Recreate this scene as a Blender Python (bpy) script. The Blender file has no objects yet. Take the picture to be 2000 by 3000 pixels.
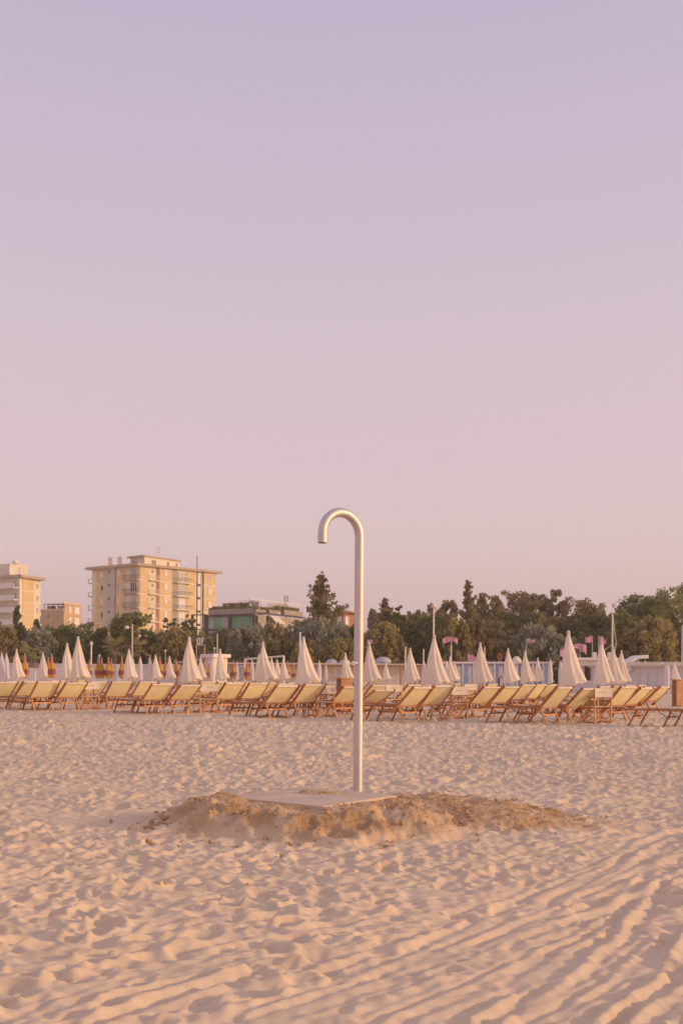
import bpy, math, random
import numpy as np
from mathutils import Vector, Matrix

R = math.radians
rnd = random.Random(7)
sc = bpy.context.scene
col = sc.collection

# ------------------------------------------------------------------ camera, sky, sun, exposure
FPX, CX, HY, CAMH, ROLL = 3150.0, 1000.0, 1985.0, 1.1, R(0.4)
cam_d = bpy.data.cameras.new('camera')
cam = bpy.data.objects.new('camera', cam_d)
col.objects.link(cam)
cam_d.sensor_fit = 'VERTICAL'
cam_d.sensor_height = 36.0
cam_d.sensor_width = 24.0
cam_d.lens = 36.0 * FPX / 3000.0
cam_d.shift_y = (HY - 1500.0) / 3000.0
cam_d.clip_end = 6000
cam_d.dof.use_dof = True
cam_d.dof.focus_distance = 8.9
cam_d.dof.aperture_fstop = 6.3
cam.matrix_world = Matrix.Translation((0, 0, CAMH)) @ Matrix.Rotation(R(90), 4, 'X') @ Matrix.Rotation(ROLL, 4, 'Z')
sc.camera = cam

SUN_AZ, SUN_EL = R(9), R(13)            # azimuth measured from +x towards the camera (-y)
sdir = Vector((math.cos(SUN_EL) * math.cos(SUN_AZ), -math.cos(SUN_EL) * math.sin(SUN_AZ), math.sin(SUN_EL)))
sun_d = bpy.data.lights.new('sun', 'SUN')
sun_d.energy = 5.0
sun_d.angle = R(1.5)
sun_d.color = (1.0, 0.69, 0.38)
sun = bpy.data.objects.new('sun', sun_d)
sun.rotation_euler = sdir.to_track_quat('Z', 'Y').to_euler()
sun.location = (40, -5, 30)
col.objects.link(sun)

world = bpy.data.worlds.new('World')
sc.world = world
world.use_nodes = True
wn, wl = world.node_tree.nodes, world.node_tree.links
wn.clear()
w_out = wn.new('ShaderNodeOutputWorld')
w_bg = wn.new('ShaderNodeBackground')
w_bg.inputs['Strength'].default_value = 0.1
w_sky = wn.new('ShaderNodeTexSky')
w_sky.sky_type = 'NISHITA'
w_sky.sun_disc = False
w_sky.sun_elevation = SUN_EL
w_sky.sun_rotation = R(90) + SUN_AZ
w_sky.dust_density = 3.0
w_sky.air_density = 1.2
w_tc = wn.new('ShaderNodeTexCoord')
w_sep = wn.new('ShaderNodeSeparateXYZ')
w_ramp = wn.new('ShaderNodeValToRGB')
els = w_ramp.color_ramp.elements
stops = [(0.0, (.700, .505, .535)), (.06, (.700, .515, .550)), (.15, (.700, .538, .590)), (.30, (.645, .522, .605)),
         (.43, (.585, .487, .610)), (.54, (.525, .453, .612)), (1.0, (.47, .42, .57))]
els[0].position, els[0].color = stops[0][0], stops[0][1] + (1,)
els[1].position, els[1].color = stops[-1][0], stops[-1][1] + (1,)
for p_, c_ in stops[1:-1]:
    e = els.new(p_)
    e.color = c_ + (1,)
w_mul = wn.new('ShaderNodeVectorMath'); w_mul.operation = 'SCALE'; w_mul.inputs['Scale'].default_value = 19.8
w_tint = wn.new('ShaderNodeVectorMath'); w_tint.operation = 'MULTIPLY'; w_tint.inputs[1].default_value = (.95, .62, .48)
w_add = wn.new('ShaderNodeVectorMath'); w_add.operation = 'ADD'
wl.new(w_tc.outputs['Generated'], w_sep.inputs[0])
wl.new(w_sep.outputs['Z'], w_ramp.inputs[0])
wl.new(w_ramp.outputs['Color'], w_mul.inputs[0])
wl.new(w_sky.outputs['Color'], w_tint.inputs[0])
wl.new(w_mul.outputs[0], w_add.inputs[0])
wl.new(w_tint.outputs[0], w_add.inputs[1])
wl.new(w_add.outputs[0], w_bg.inputs['Color'])
wl.new(w_bg.outputs[0], w_out.inputs['Surface'])

vs = sc.view_settings
vs.view_transform = 'Standard'
vs.look = 'None'
vs.gamma = 1.0
vs.use_curve_mapping = False
vs.exposure = -1.1
sc.render.engine = 'CYCLES'
sc.cycles.use_denoising = True
sc.cycles.max_bounces = 6
sc.cycles.transparent_max_bounces = 6


# ------------------------------------------------------------------ photo pixel (2000 x 3000) -> place in the world
def ray(px, py):
    c, s = math.cos(ROLL), math.sin(ROLL)
    dx, dy = px - CX, py - HY
    return (dx * c + dy * s) / FPX, -(dy * c - dx * s) / FPX


def at(px, py, Y):
    rx, rz = ray(px, py)
    return Vector((rx * Y, Y, CAMH + rz * Y))


def gnd(px, py, z=0.0):
    rx, rz = ray(px, py)
    Y = (z - CAMH) / rz
    return Vector((rx * Y, Y, z))


def hor(px):
    return HY + (px - CX) * math.tan(ROLL)


# ------------------------------------------------------------------ materials
MATS = {}


def mat(name, c, rough=.7, metal=0.0, var=.12, scale=3.0, transl=0.0, bump=0.0, c2=None, rand=0.0, spec=.3, coord='Object'):
    m = bpy.data.materials.new(name)
    m.use_nodes = True
    n, l = m.node_tree.nodes, m.node_tree.links
    b = n['Principled BSDF']
    b.inputs['Roughness'].default_value = rough
    b.inputs['Metallic'].default_value = metal
    b.inputs['Specular IOR Level'].default_value = spec
    tc = n.new('ShaderNodeTexCoord')
    nz = n.new('ShaderNodeTexNoise')
    nz.inputs['Scale'].default_value = scale
    nz.inputs['Detail'].default_value = 5
    l.new(tc.outputs[coord], nz.inputs['Vector'])
    rp = n.new('ShaderNodeValToRGB')
    rp.color_ramp.elements[0].position = .3
    rp.color_ramp.elements[1].position = .7
    a = c2 if c2 else tuple(x * (1 - var) for x in c)
    bcol = c if c2 else tuple(min(1, x * (1 + var)) for x in c)
    rp.color_ramp.elements[0].color = tuple(a) + (1,)
    rp.color_ramp.elements[1].color = tuple(bcol) + (1,)
    l.new(nz.outputs['Fac'], rp.inputs['Fac'])
    out = rp.outputs['Color']
    if rand:
        oi = n.new('ShaderNodeObjectInfo')
        mr = n.new('ShaderNodeMapRange')
        mr.inputs['To Min'].default_value = 1 - rand
        mr.inputs['To Max'].default_value = 1 + rand
        l.new(oi.outputs['Random'], mr.inputs['Value'])
        hs = n.new('ShaderNodeHueSaturation')
        l.new(mr.outputs[0], hs.inputs['Value'])
        l.new(out, hs.inputs['Color'])
        out = hs.outputs['Color']
    l.new(out, b.inputs['Base Color'])
    if bump:
        bp = n.new('ShaderNodeBump')
        bp.inputs['Strength'].default_value = bump
        bp.inputs['Distance'].default_value = .02
        l.new(nz.outputs['Fac'], bp.inputs['Height'])
        l.new(bp.outputs[0], b.inputs['Normal'])
    if transl:
        tr = n.new('ShaderNodeBsdfTranslucent')
        l.new(out, tr.inputs['Color'])
        mx = n.new('ShaderNodeMixShader')
        mx.inputs[0].default_value = transl
        l.new(b.outputs[0], mx.inputs[1])
        l.new(tr.outputs[0], mx.inputs[2])
        l.new(mx.outputs[0], n['Material Output'].inputs['Surface'])
    MATS[name] = m
    return m


def leafmat(name, dark, light, transl=.4):
    """foliage: every leaf its own tone between two leaf colours, drifting slowly through the crown"""
    m = bpy.data.materials.new(name)
    m.use_nodes = True
    n, l = m.node_tree.nodes, m.node_tree.links
    b = n['Principled BSDF']
    b.inputs['Roughness'].default_value = .6
    b.inputs['Specular IOR Level'].default_value = .2
    g = n.new('ShaderNodeNewGeometry')
    tc = n.new('ShaderNodeTexCoord')
    nz = n.new('ShaderNodeTexNoise')
    nz.inputs['Scale'].default_value = .9
    nz.inputs['Detail'].default_value = 3
    l.new(tc.outputs['Object'], nz.inputs['Vector'])
    ad = n.new('ShaderNodeMath'); ad.operation = 'MULTIPLY_ADD'
    ad.inputs[1].default_value = .55
    l.new(g.outputs['Random Per Island'], ad.inputs[0])
    mr = n.new('ShaderNodeMapRange')
    mr.inputs['From Min'].default_value = .35
    mr.inputs['From Max'].default_value = .65
    mr.inputs['To Max'].default_value = .5
    l.new(nz.outputs['Fac'], mr.inputs['Value'])
    l.new(mr.outputs[0], ad.inputs[2])
    rp = n.new('ShaderNodeValToRGB')
    rp.color_ramp.elements[0].color = dark + (1,)
    rp.color_ramp.elements[1].color = light + (1,)
    l.new(ad.outputs[0], rp.inputs['Fac'])
    l.new(rp.outputs['Color'], b.inputs['Base Color'])
    tr = n.new('ShaderNodeBsdfTranslucent')
    l.new(rp.outputs['Color'], tr.inputs['Color'])
    mx = n.new('ShaderNodeMixShader')
    mx.inputs[0].default_value = transl
    l.new(b.outputs[0], mx.inputs[1])
    l.new(tr.outputs[0], mx.inputs[2])
    l.new(mx.outputs[0], n['Material Output'].inputs['Surface'])
    MATS[name] = m
    return m


mat('steel', (.66, .59, .545), rough=.58, metal=1.0, var=.05, scale=9, spec=.5)
mat('chrome', (.86, .80, .74), rough=.28, metal=1.0, var=.03, scale=9, spec=.5)
mat('slab_stone', (.69, .535, .385), rough=.9, scale=4, bump=.4, c2=(.54, .41, .31))
mat('wood', (.42, .175, .07), rough=.6, var=.35, scale=14, rand=.22)
mat('pale_lit_wood', (.62, .30, .12), rough=.6, var=.3, scale=14, rand=.15)
mat('canvas', (.97, .85, .55), rough=.9, var=.04, scale=5, transl=.38, rand=.06)
mat('seat_canvas', (.82, .71, .57), rough=.9, var=.05, scale=5, transl=.25, rand=.05)
mat('cream', (.90, .79, .63), rough=.9, var=.05, scale=4, transl=.25, rand=.05)
mat('parasol_cloth', (.93, .83, .69), rough=.95, var=.06, scale=2.5, transl=.30, rand=.05)
mat('white_cloth', (.84, .78, .78), rough=.95, var=.04, scale=3, transl=.30, rand=.03)
mat('print', (.55, .40, .28), rough=.9, var=.2, scale=40)
mat('white_paint', (.80, .74, .70), rough=.6, var=.05, scale=2)
mat('cream_paint', (.80, .68, .54), rough=.7, var=.07, scale=1.5)
mat('blue_paint', (.36, .46, .62), rough=.6, var=.12, scale=1.5, rand=.15)
mat('deep_blue_paint', (.16, .30, .50), rough=.6, var=.1, scale=1.5)
mat('lavender_shade_wall', (.70, .63, .64), rough=.8, var=.06, scale=.7)  # pale wall with its lavender shade put into the base colour
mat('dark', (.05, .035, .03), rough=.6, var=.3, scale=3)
mat('dark_steel', (.06, .04, .04), rough=.5, var=.2, scale=3)
mat('brown_board_shaded', (.30, .13, .055), rough=.65, var=.22, scale=6)
mat('brown_board_lit', (.50, .26, .12), rough=.65, var=.22, scale=6)
mat('brown_trim', (.36, .20, .11), rough=.7, var=.2, scale=4)
mat('ochre_brick', (.73, .54, .30), rough=.9, var=.09, scale=.6)
mat('red_brick_and_shade', (.40, .20, .12), rough=.9, var=.12, scale=.8)
mat('brown_wall', (.56, .38, .22), rough=.9, var=.08, scale=.5)
mat('pale_wall', (.79, .70, .55), rough=.9, var=.07, scale=.5)
mat('grey_wall', (.56, .50, .43), rough=.9, var=.08, scale=.5)
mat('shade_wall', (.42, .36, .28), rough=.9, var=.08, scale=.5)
mat('eave', (.50, .38, .27), rough=.85, var=.12, scale=.5)
mat('concrete', (.36, .30, .24), rough=.9, var=.18, scale=.7)
mat('shutter', (.86, .79, .72), rough=.7, var=.06, scale=1)
mat('pane', (.10, .09, .09), rough=.15, var=.3, scale=1.2, spec=.6)
mat('pane_pale', (.40, .38, .37), rough=.2, var=.15, scale=.8, spec=.6)
mat('green_glass', (.15, .36, .20), rough=.35, var=.2, scale=.35, spec=.25)
mat('grey_glass', (.33, .36, .33), rough=.2, var=.16, scale=.5, spec=.6)
mat('roof_tile', (.38, .17, .11), rough=.9, var=.2, scale=2)
mat('pink_cloth', (.78, .44, .50), rough=.9, var=.06, scale=3, transl=.35, rand=.05)
mat('red_paint', (.62, .12, .08), rough=.5, var=.1, scale=3)
mat('grey_paint', (.50, .49, .50), rough=.6, var=.08, scale=2)
mat('thatch', (.24, .15, .11), rough=1.0, var=.3, scale=9, bump=.5)
mat('bark', (.16, .11, .08), rough=.95, var=.3, scale=6, bump=.4)
mat('pole_metal', (.60, .52, .44), rough=.5, var=.08, scale=3)
mat('sleeve', (.70, .56, .40), rough=.7, var=.1, scale=4)
leafmat('leaf_green', (0.141, 0.156, 0.057), (0.348, 0.330, 0.105))
leafmat('leaf_dark', (0.102, 0.102, 0.046), (0.218, 0.202, 0.078))
leafmat('leaf_olive', (0.212, 0.177, 0.080), (0.432, 0.340, 0.139))
leafmat('leaf_ochre', (0.369, 0.243, 0.091), (0.432, 0.392, 0.148))
leafmat('leaf_silver', (0.300, 0.256, 0.177), (0.432, 0.432, 0.297))
leafmat('leaf_brown', (0.187, 0.133, 0.061), (0.360, 0.266, 0.119))
leafmat('leaf_bright', (0.228, 0.243, 0.080), (0.432, 0.418, 0.130))


def striped_mat():
    m = bpy.data.materials.new('orange_stripes')
    m.use_nodes = True
    n, l = m.node_tree.nodes, m.node_tree.links
    b = n['Principled BSDF']
    b.inputs['Roughness'].default_value = .95
    tc = n.new('ShaderNodeTexCoord')
    sp = n.new('ShaderNodeSeparateXYZ')
    l.new(tc.outputs['Generated'], sp.inputs[0])
    nz = n.new('ShaderNodeTexNoise')
    nz.inputs['Scale'].default_value = 7
    l.new(tc.outputs['Generated'], nz.inputs['Vector'])
    ad = n.new('ShaderNodeMath'); ad.operation = 'MULTIPLY_ADD'
    ad.inputs[1].default_value = .14
    l.new(nz.outputs['Fac'], ad.inputs[0])
    l.new(sp.outputs['Z'], ad.inputs[2])
    rp = n.new('ShaderNodeValToRGB')
    e = rp.color_ramp.elements
    e[0].position, e[0].color = .10, (.72, .42, .07, 1)
    e[1].position, e[1].color = 1.0, (.74, .36, .22, 1)
    for p_, c_ in ((.22, (.70, .36, .08)), (.29, (.40, .13, .13)), (.44, (.42, .14, .13)), (.52, (.76, .44, .07)), (.70, (.72, .36, .06)), (.80, (.62, .24, .14))):
        k = e.new(p_); k.color = c_ + (1,)
    l.new(ad.outputs[0], rp.inputs['Fac'])
    l.new(rp.outputs['Color'], b.inputs['Base Color'])
    tr = n.new('ShaderNodeBsdfTranslucent')
    l.new(rp.outputs['Color'], tr.inputs['Color'])
    mx = n.new('ShaderNodeMixShader'); mx.inputs[0].default_value = .25
    l.new(b.outputs[0], mx.inputs[1]); l.new(tr.outputs[0], mx.inputs[2])
    l.new(mx.outputs[0], n['Material Output'].inputs['Surface'])
    MATS['orange_stripes'] = m


striped_mat()


def sand_mat():
    m = bpy.data.materials.new('sand')
    m.use_nodes = True
    n, l = m.node_tree.nodes, m.node_tree.links
    b = n['Principled BSDF']
    b.inputs['Roughness'].default_value = .95
    b.inputs['Specular IOR Level'].default_value = .1
    tc = n.new('ShaderNodeTexCoord')
    n1 = n.new('ShaderNodeTexNoise'); n1.inputs['Scale'].default_value = .55; n1.inputs['Detail'].default_value = 6
    n2 = n.new('ShaderNodeTexNoise'); n2.inputs['Scale'].default_value = 16; n2.inputs['Detail'].default_value = 6
    n3 = n.new('ShaderNodeTexNoise'); n3.inputs['Scale'].default_value = 140; n3.inputs['Detail'].default_value = 3
    for q in (n1, n2, n3):
        l.new(tc.outputs['Object'], q.inputs['Vector'])
    r1 = n.new('ShaderNodeValToRGB')
    r1.color_ramp.elements[0].position = .35; r1.color_ramp.elements[1].position = .65
    r1.color_ramp.elements[0].color = (.69, .545, .380, 1)
    r1.color_ramp.elements[1].color = (.745, .58, .405, 1)
    l.new(n1.outputs['Fac'], r1.inputs['Fac'])
    r2 = n.new('ShaderNodeValToRGB')
    r2.color_ramp.elements[0].position = .3; r2.color_ramp.elements[1].position = .7
    r2.color_ramp.elements[0].color = (.90, .89, .88, 1)
    r2.color_ramp.elements[1].color = (1.05, 1.05, 1.04, 1)
    l.new(n2.outputs['Fac'], r2.inputs['Fac'])
    mu = n.new('ShaderNodeMix'); mu.data_type = 'RGBA'; mu.blend_type = 'MULTIPLY'
    mu.inputs['Factor'].default_value = 1
    l.new(r1.outputs['Color'], mu.inputs['A']); l.new(r2.outputs['Color'], mu.inputs['B'])
    # damp dug-up sand of the heap: its own colour and outline
    at_ = n.new('ShaderNodeAttribute'); at_.attribute_name = 'damp'
    rd = n.new('ShaderNodeValToRGB')
    rd.color_ramp.elements[0].position = .3; rd.color_ramp.elements[1].position = .7
    rd.color_ramp.elements[0].color = (.49, .29, .14, 1)
    rd.color_ramp.elements[1].color = (.70, .46, .24, 1)
    nd = n.new('ShaderNodeTexNoise'); nd.inputs['Scale'].default_value = 5; nd.inputs['Detail'].default_value = 8
    l.new(tc.outputs['Object'], nd.inputs['Vector'])
    l.new(nd.outputs['Fac'], rd.inputs['Fac'])
    mx = n.new('ShaderNodeMix'); mx.data_type = 'RGBA'
    l.new(at_.outputs['Fac'], mx.inputs['Factor'])
    l.new(mu.outputs['Result'], mx.inputs['A']); l.new(rd.outputs['Color'], mx.inputs['B'])
    l.new(mx.outputs['Result'], b.inputs['Base Color'])
    bp = n.new('ShaderNodeBump'); bp.inputs['Strength'].default_value = .35; bp.inputs['Distance'].default_value = .006
    l.new(n3.outputs['Fac'], bp.inputs['Height'])
    n4 = n.new('ShaderNodeTexNoise'); n4.inputs['Scale'].default_value = 26; n4.inputs['Detail'].default_value = 9; n4.inputs['Roughness'].default_value = .62
    l.new(tc.outputs['Object'], n4.inputs['Vector'])
    hm = n.new('ShaderNodeMath'); hm.operation = 'MULTIPLY'
    l.new(n4.outputs['Fac'], hm.inputs[0]); l.new(at_.outputs['Fac'], hm.inputs[1])
    b2 = n.new('ShaderNodeBump'); b2.inputs['Strength'].default_value = .9; b2.inputs['Distance'].default_value = .05
    l.new(hm.outputs[0], b2.inputs['Height']); l.new(bp.outputs[0], b2.inputs['Normal'])
    l.new(b2.outputs[0], b.inputs['Normal'])
    MATS['sand'] = m


sand_mat()


# ------------------------------------------------------------------ object helpers
ORG = {}


def tag(o, label=None, cat=None, group=None, kind=None):
    if label: o['label'] = label
    if cat: o['category'] = cat
    if group: o['group'] = group
    if kind: o['kind'] = kind
    return o


def empty(name, loc, label=None, cat=None, group=None):
    o = bpy.data.objects.new(name, None)
    o.location = loc
    o.empty_display_size = .2
    col.objects.link(o)
    ORG[o.name] = Vector(loc)
    return tag(o, label, cat, group)


def link_mesh(name, me, m, parent=None, smooth=False):
    me.materials.append(MATS[m] if isinstance(m, str) else m)
    o = bpy.data.objects.new(name, me)
    col.objects.link(o)
    if parent is not None:
        o.parent = parent
        ORG[o.name] = ORG[parent.name]
    else:
        ORG[o.name] = Vector((0, 0, 0))
    if smooth:
        me.polygons.foreach_set('use_smooth', [p.loop_total <= 4 for p in me.polygons])
    return o


class MB:
    """collects shapes given in world coordinates; build() links them as ONE mesh, relative to its thing's base"""

    def __init__(self):
        self.v, self.f = [], []

    def add(self, vs_, fs):
        k = len(self.v)
        self.v += [tuple(p) for p in vs_]
        self.f += [tuple(i + k for i in q) for q in fs]
        return self

    def hexa(self, p):
        return self.add(p, [(0, 3, 2, 1), (4, 5, 6, 7), (0, 1, 5, 4), (1, 2, 6, 5), (2, 3, 7, 6), (3, 0, 4, 7)])

    def box(self, x0, x1, y0, y1, z0, z1):
        return self.hexa([(x0, y0, z0), (x1, y0, z0), (x1, y1, z0), (x0, y1, z0), (x0, y0, z1), (x1, y0, z1), (x1, y1, z1), (x0, y1, z1)])

    def bar(self, a, b, w, h, up=(0, 0, 1)):
        a, b = Vector(a), Vector(b)
        d = (b - a).normalized()
        u = Vector(up)
        if abs(d.dot(u)) > .98: u = Vector((1, 0, 0))
        s = d.cross(u).normalized() * (w / 2)
        t = s.cross(d).normalized() * (h / 2)
        return self.hexa([a - s - t, a + s - t, a + s + t, a - s + t, b - s - t, b + s - t, b + s + t, b - s + t])

    def prism(self, poly, z0, z1):
        n = len(poly)
        vs_ = [(p[0], p[1], z0) for p in poly] + [(p[0], p[1], z1) for p in poly]
        fs = [tuple(range(n))[::-1], tuple(range(n, 2 * n))]
        fs += [(i, (i + 1) % n, n + (i + 1) % n, n + i) for i in range(n)]
        return self.add(vs_, fs)

    def tube(self, pts, rad, n=10, cap=True):
        pts = [Vector(p) for p in pts]
        rs = rad if isinstance(rad, (list, tuple)) else [rad] * len(pts)
        ref = None
        vs_ = []
        for i, p in enumerate(pts):
            d = (pts[min(i + 1, len(pts) - 1)] - pts[max(i - 1, 0)]).normalized()
            if ref is None:
                ref = Vector((0, 1, 0)) if abs(d.y) < .9 else Vector((1, 0, 0))
            s = d.cross(ref).normalized()
            ref = s.cross(d).normalized()
            for k in range(n):
                a = 2 * math.pi * k / n
                vs_.append(p + (s * math.cos(a) + ref * math.sin(a)) * rs[i])
        fs = []
        for i in range(len(pts) - 1):
            for k in range(n):
                fs.append((i * n + k, i * n + (k + 1) % n, (i + 1) * n + (k + 1) % n, (i + 1) * n + k))
        if cap:                       # caps on their own vertices, so that smooth shading stops at the rim
            m = len(vs_)
            vs_ += vs_[:n] + vs_[m - n:m]
            fs.append(tuple(range(m, m + n))[::-1])
            fs.append(tuple(range(m + n, m + 2 * n)))
        return self.add(vs_, fs)

    def lathe(self, c, prof, n=16):
        """prof: (radius, z) from the bottom up"""
        return self.tube_prof(c, prof, n)

    def tube_prof(self, c, prof, n):
        vs_, fs = [], []
        for r_, z in prof:
            for k in range(n):
                a = 2 * math.pi * k / n
                vs_.append((c[0] + r_ * math.cos(a), c[1] + r_ * math.sin(a), c[2] + z))
        for i in range(len(prof) - 1):
            for k in range(n):
                fs.append((i * n + k, i * n + (k + 1) % n, (i + 1) * n + (k + 1) % n, (i + 1) * n + k))
        fs.append(tuple(range(n))[::-1])
        fs.append(tuple(range((len(prof) - 1) * n, len(prof) * n)))
        return self.add(vs_, fs)

    def build(self, name, m, parent=None, smooth=False):
        o = ORG[parent.name] if parent is not None else Vector((0, 0, 0))
        me = bpy.data.meshes.new(name)
        me.from_pydata([(p[0] - o.x, p[1] - o.y, p[2] - o.z) for p in self.v], [], self.f)
        me.update()
        return link_mesh(name, me, m, parent, smooth)


def np_mesh(name, verts, quads, m, parent=None, smooth=False):
    me = bpy.data.meshes.new(name)
    nv, nf = len(verts), len(quads)
    me.vertices.add(nv)
    me.vertices.foreach_set('co', verts.astype(np.float32).ravel())
    me.loops.add(nf * 4)
    me.loops.foreach_set('vertex_index', quads.astype(np.int32).ravel())
    me.polygons.add(nf)
    me.polygons.foreach_set('loop_start', np.arange(0, nf * 4, 4, dtype=np.int32))
    if smooth:
        me.polygons.foreach_set('use_smooth', np.ones(nf, dtype=bool))
    me.update(calc_edges=True)
    return link_mesh(name, me, m, parent)


def copy_tree(o, parent=None):
    c = o.copy()
    col.objects.link(c)
    if parent is not None:
        c.parent = parent
    for ch in list(o.children):
        copy_tree(ch, c)
    return c


WORDS = ['first', 'second', 'third', 'fourth', 'fifth', 'sixth', 'seventh', 'eighth', 'ninth', 'tenth', 'eleventh', 'twelfth',
         'thirteenth', 'fourteenth', 'fifteenth', 'sixteenth', 'seventeenth', 'eighteenth', 'nineteenth', 'twentieth']


def nth(i, n=None):
    if i == 0: return 'leftmost'
    if n is not None and i == n - 1: return 'rightmost'
    return WORDS[i] + ' from the left'


# ------------------------------------------------------------------ ground: sand with trodden pits, tracks and the heap round the shower
def perlin(x, y, seed):
    g = np.random.RandomState(seed)
    perm = g.permutation(512)
    ang = g.rand(512) * 2 * np.pi
    gx, gy = np.cos(ang), np.sin(ang)
    xi, yi = np.floor(x).astype(np.int64), np.floor(y).astype(np.int64)
    xf, yf = x - xi, y - yi

    def gr(ix, iy, dx, dy):
        h = perm[(perm[ix & 511] + iy) & 511]
        return gx[h] * dx + gy[h] * dy
    u = xf * xf * xf * (xf * (xf * 6 - 15) + 10)
    v = yf * yf * yf * (yf * (yf * 6 - 15) + 10)
    a = gr(xi, yi, xf, yf); b = gr(xi + 1, yi, xf - 1, yf)
    c = gr(xi, yi + 1, xf, yf - 1); d = gr(xi + 1, yi + 1, xf - 1, yf - 1)
    return (a + u * (b - a)) + v * ((c + u * (d - c)) - (a + u * (b - a)))


def sstep(e0, e1, x):
    t = np.clip((x - e0) / (e1 - e0), 0, 1)
    return t * t * (3 - 2 * t)


SLAB_Z = .19
slab_poly = [gnd(648, 2333, SLAB_Z), gnd(945, 2362, SLAB_Z), gnd(1162, 2330, SLAB_Z)]
slab_poly.append(slab_poly[0] + slab_poly[2] - slab_poly[1])
SLAB = [Vector((p.x, p.y)) for p in slab_poly]


def poly_sd(px_, py_, poly):
    """signed distance to a convex counter-clockwise polygon (numpy), negative inside (approximate outside)"""
    d = np.full(px_.shape, -1e9)
    n = len(poly)
    for i in range(n):
        a, b = poly[i], poly[(i + 1) % n]
        e = (b - a).normalized()
        d = np.maximum(d, (px_ - a.x) * e.y - (py_ - a.y) * e.x)
    return d


def line_dist(x, y, pts):
    best = np.full(x.shape, 1e9)
    side = np.zeros(x.shape)
    for a, b in zip(pts[:-1], pts[1:]):
        ex, ey = b.x - a.x, b.y - a.y
        L2 = ex * ex + ey * ey + 1e-9
        t = np.clip(((x - a.x) * ex + (y - a.y) * ey) / L2, 0, 1)
        dx, dy = x - (a.x + t * ex), y - (a.y + t * ey)
        d = np.sqrt(dx * dx + dy * dy)
        s = np.sign(ex * dy - ey * dx) * d
        k = d < best
        best = np.where(k, d, best)
        side = np.where(k, s, side)
    return best, side


def heap_mask(X, Y):
    def ell(cx, cy, rx, ry, rot):
        c, s = math.cos(rot), math.sin(rot)
        dx, dy = X - cx, Y - cy
        return np.sqrt(((dx * c + dy * s) / rx) ** 2 + ((-dx * s + dy * c) / ry) ** 2)
    w = .16 * perlin(X * 2.1, Y * 2.1, 31) + .10 * perlin(X * 5, Y * 5, 32)
    d1 = ell(-.24, 7.98, 1.27, 1.06, R(-12)) + w
    d2 = ell(.84, 8.36, 1.18, .78, R(-16)) + w
    d3 = ell(1.5, 8.2, .95, .5, R(-14)) + w
    return d1, d2, d3


def ground_height(X, Y):
    # trodden surface: crests between soft pits, stretched along the direction the beach cleaner drove
    wx = X + .07 * perlin(X * 1.7, Y * 1.7, 1)
    wy = Y + .07 * perlin(X * 1.7, Y * 1.7, 2)
    ca, sa = math.cos(R(34)), math.sin(R(34))
    a1 = wx * ca + wy * sa
    a2 = -wx * sa + wy * ca
    drag = .85 * sstep(-.02, .38, perlin(X * .33, Y * .33, 3) + .22 * sstep(6.8, 3.6, Y))
    n_iso = perlin(wx * 6.6, wy * 6.6, 4)
    n_drag = perlin(a1 * 3.2, a2 * 10, 5)
    n_small = perlin(wx * 15, wy * 15, 6)
    base = (1 - drag) * (.55 - np.abs(n_iso) * 1.5) + drag * (.5 - np.abs(n_drag) * 1.5)
    h = .035 * base + .017 * n_small + .014 * perlin(X * .9, Y * .9, 7) + .009 * n_drag
    h *= 1.0 + .35 * sstep(9, 14, Y) - .55 * sstep(22, 34, Y)
    return h


def stamp_pits(X, Y, H, rows_y, half):
    g = np.random.RandomState(11)
    n_rows, n_cols = X.shape
    pts = []
    for y0, y1, dens, s0, s1 in ((2.6, 7, 30, .035, .08), (7, 14, 17, .045, .11), (14, 26, 4.5, .09, .19), (26, 42, 1.0, .12, .25)):
        w0 = .40 * (y1 + 2)
        area = 2 * w0 * (y1 - y0)
        k = int(area * dens)
        pts.append(np.stack([g.uniform(-w0, w0, k), g.uniform(y0, y1, k), g.uniform(s0, s1, k), g.uniform(0, math.pi, k),
                             g.uniform(1.2, 2.3, k), g.uniform(.35, 1.1, k)], 1))
    for px_, py_, s, rot, asp, dep in np.concatenate(pts):
        rad = s * asp * 1.8
        i0, i1 = np.searchsorted(rows_y, [py_ - rad, py_ + rad])
        if i1 - i0 < 1: continue
        ym = max(rows_y[i0:i1].max() + 3, 4); yn = max(rows_y[i0:i1].min() + 3, 4)
        lo = min((px_ - rad) / ym, (px_ - rad) / yn); hi = max((px_ + rad) / ym, (px_ + rad) / yn)
        j0, j1 = np.searchsorted(half, [lo, hi])
        if j1 - j0 < 1: continue
        xs, ys = X[i0:i1, j0:j1], Y[i0:i1, j0:j1]
        c, s_ = math.cos(rot), math.sin(rot)
        dx, dy = xs - px_, ys - py_
        q = np.sqrt(((dx * c + dy * s_) / (s * asp)) ** 2 + ((-dx * s_ + dy * c) / s) ** 2)
        prof = -np.exp(-(q * 1.35) ** 4) * .75 + .55 * np.exp(-((q - 1.12) / .28) ** 2)
        H[i0:i1, j0:j1] += prof * dep * .36 * s
    return H


GRID = {}


def gz(x, y):
    i = min(np.searchsorted(GRID['rows'], y), len(GRID['rows']) - 1)
    j = min(np.searchsorted(GRID['half'], x / max(GRID['rows'][i] + 3, 4)), len(GRID['half']) - 1)
    return float(GRID['H'][i, j])


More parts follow.
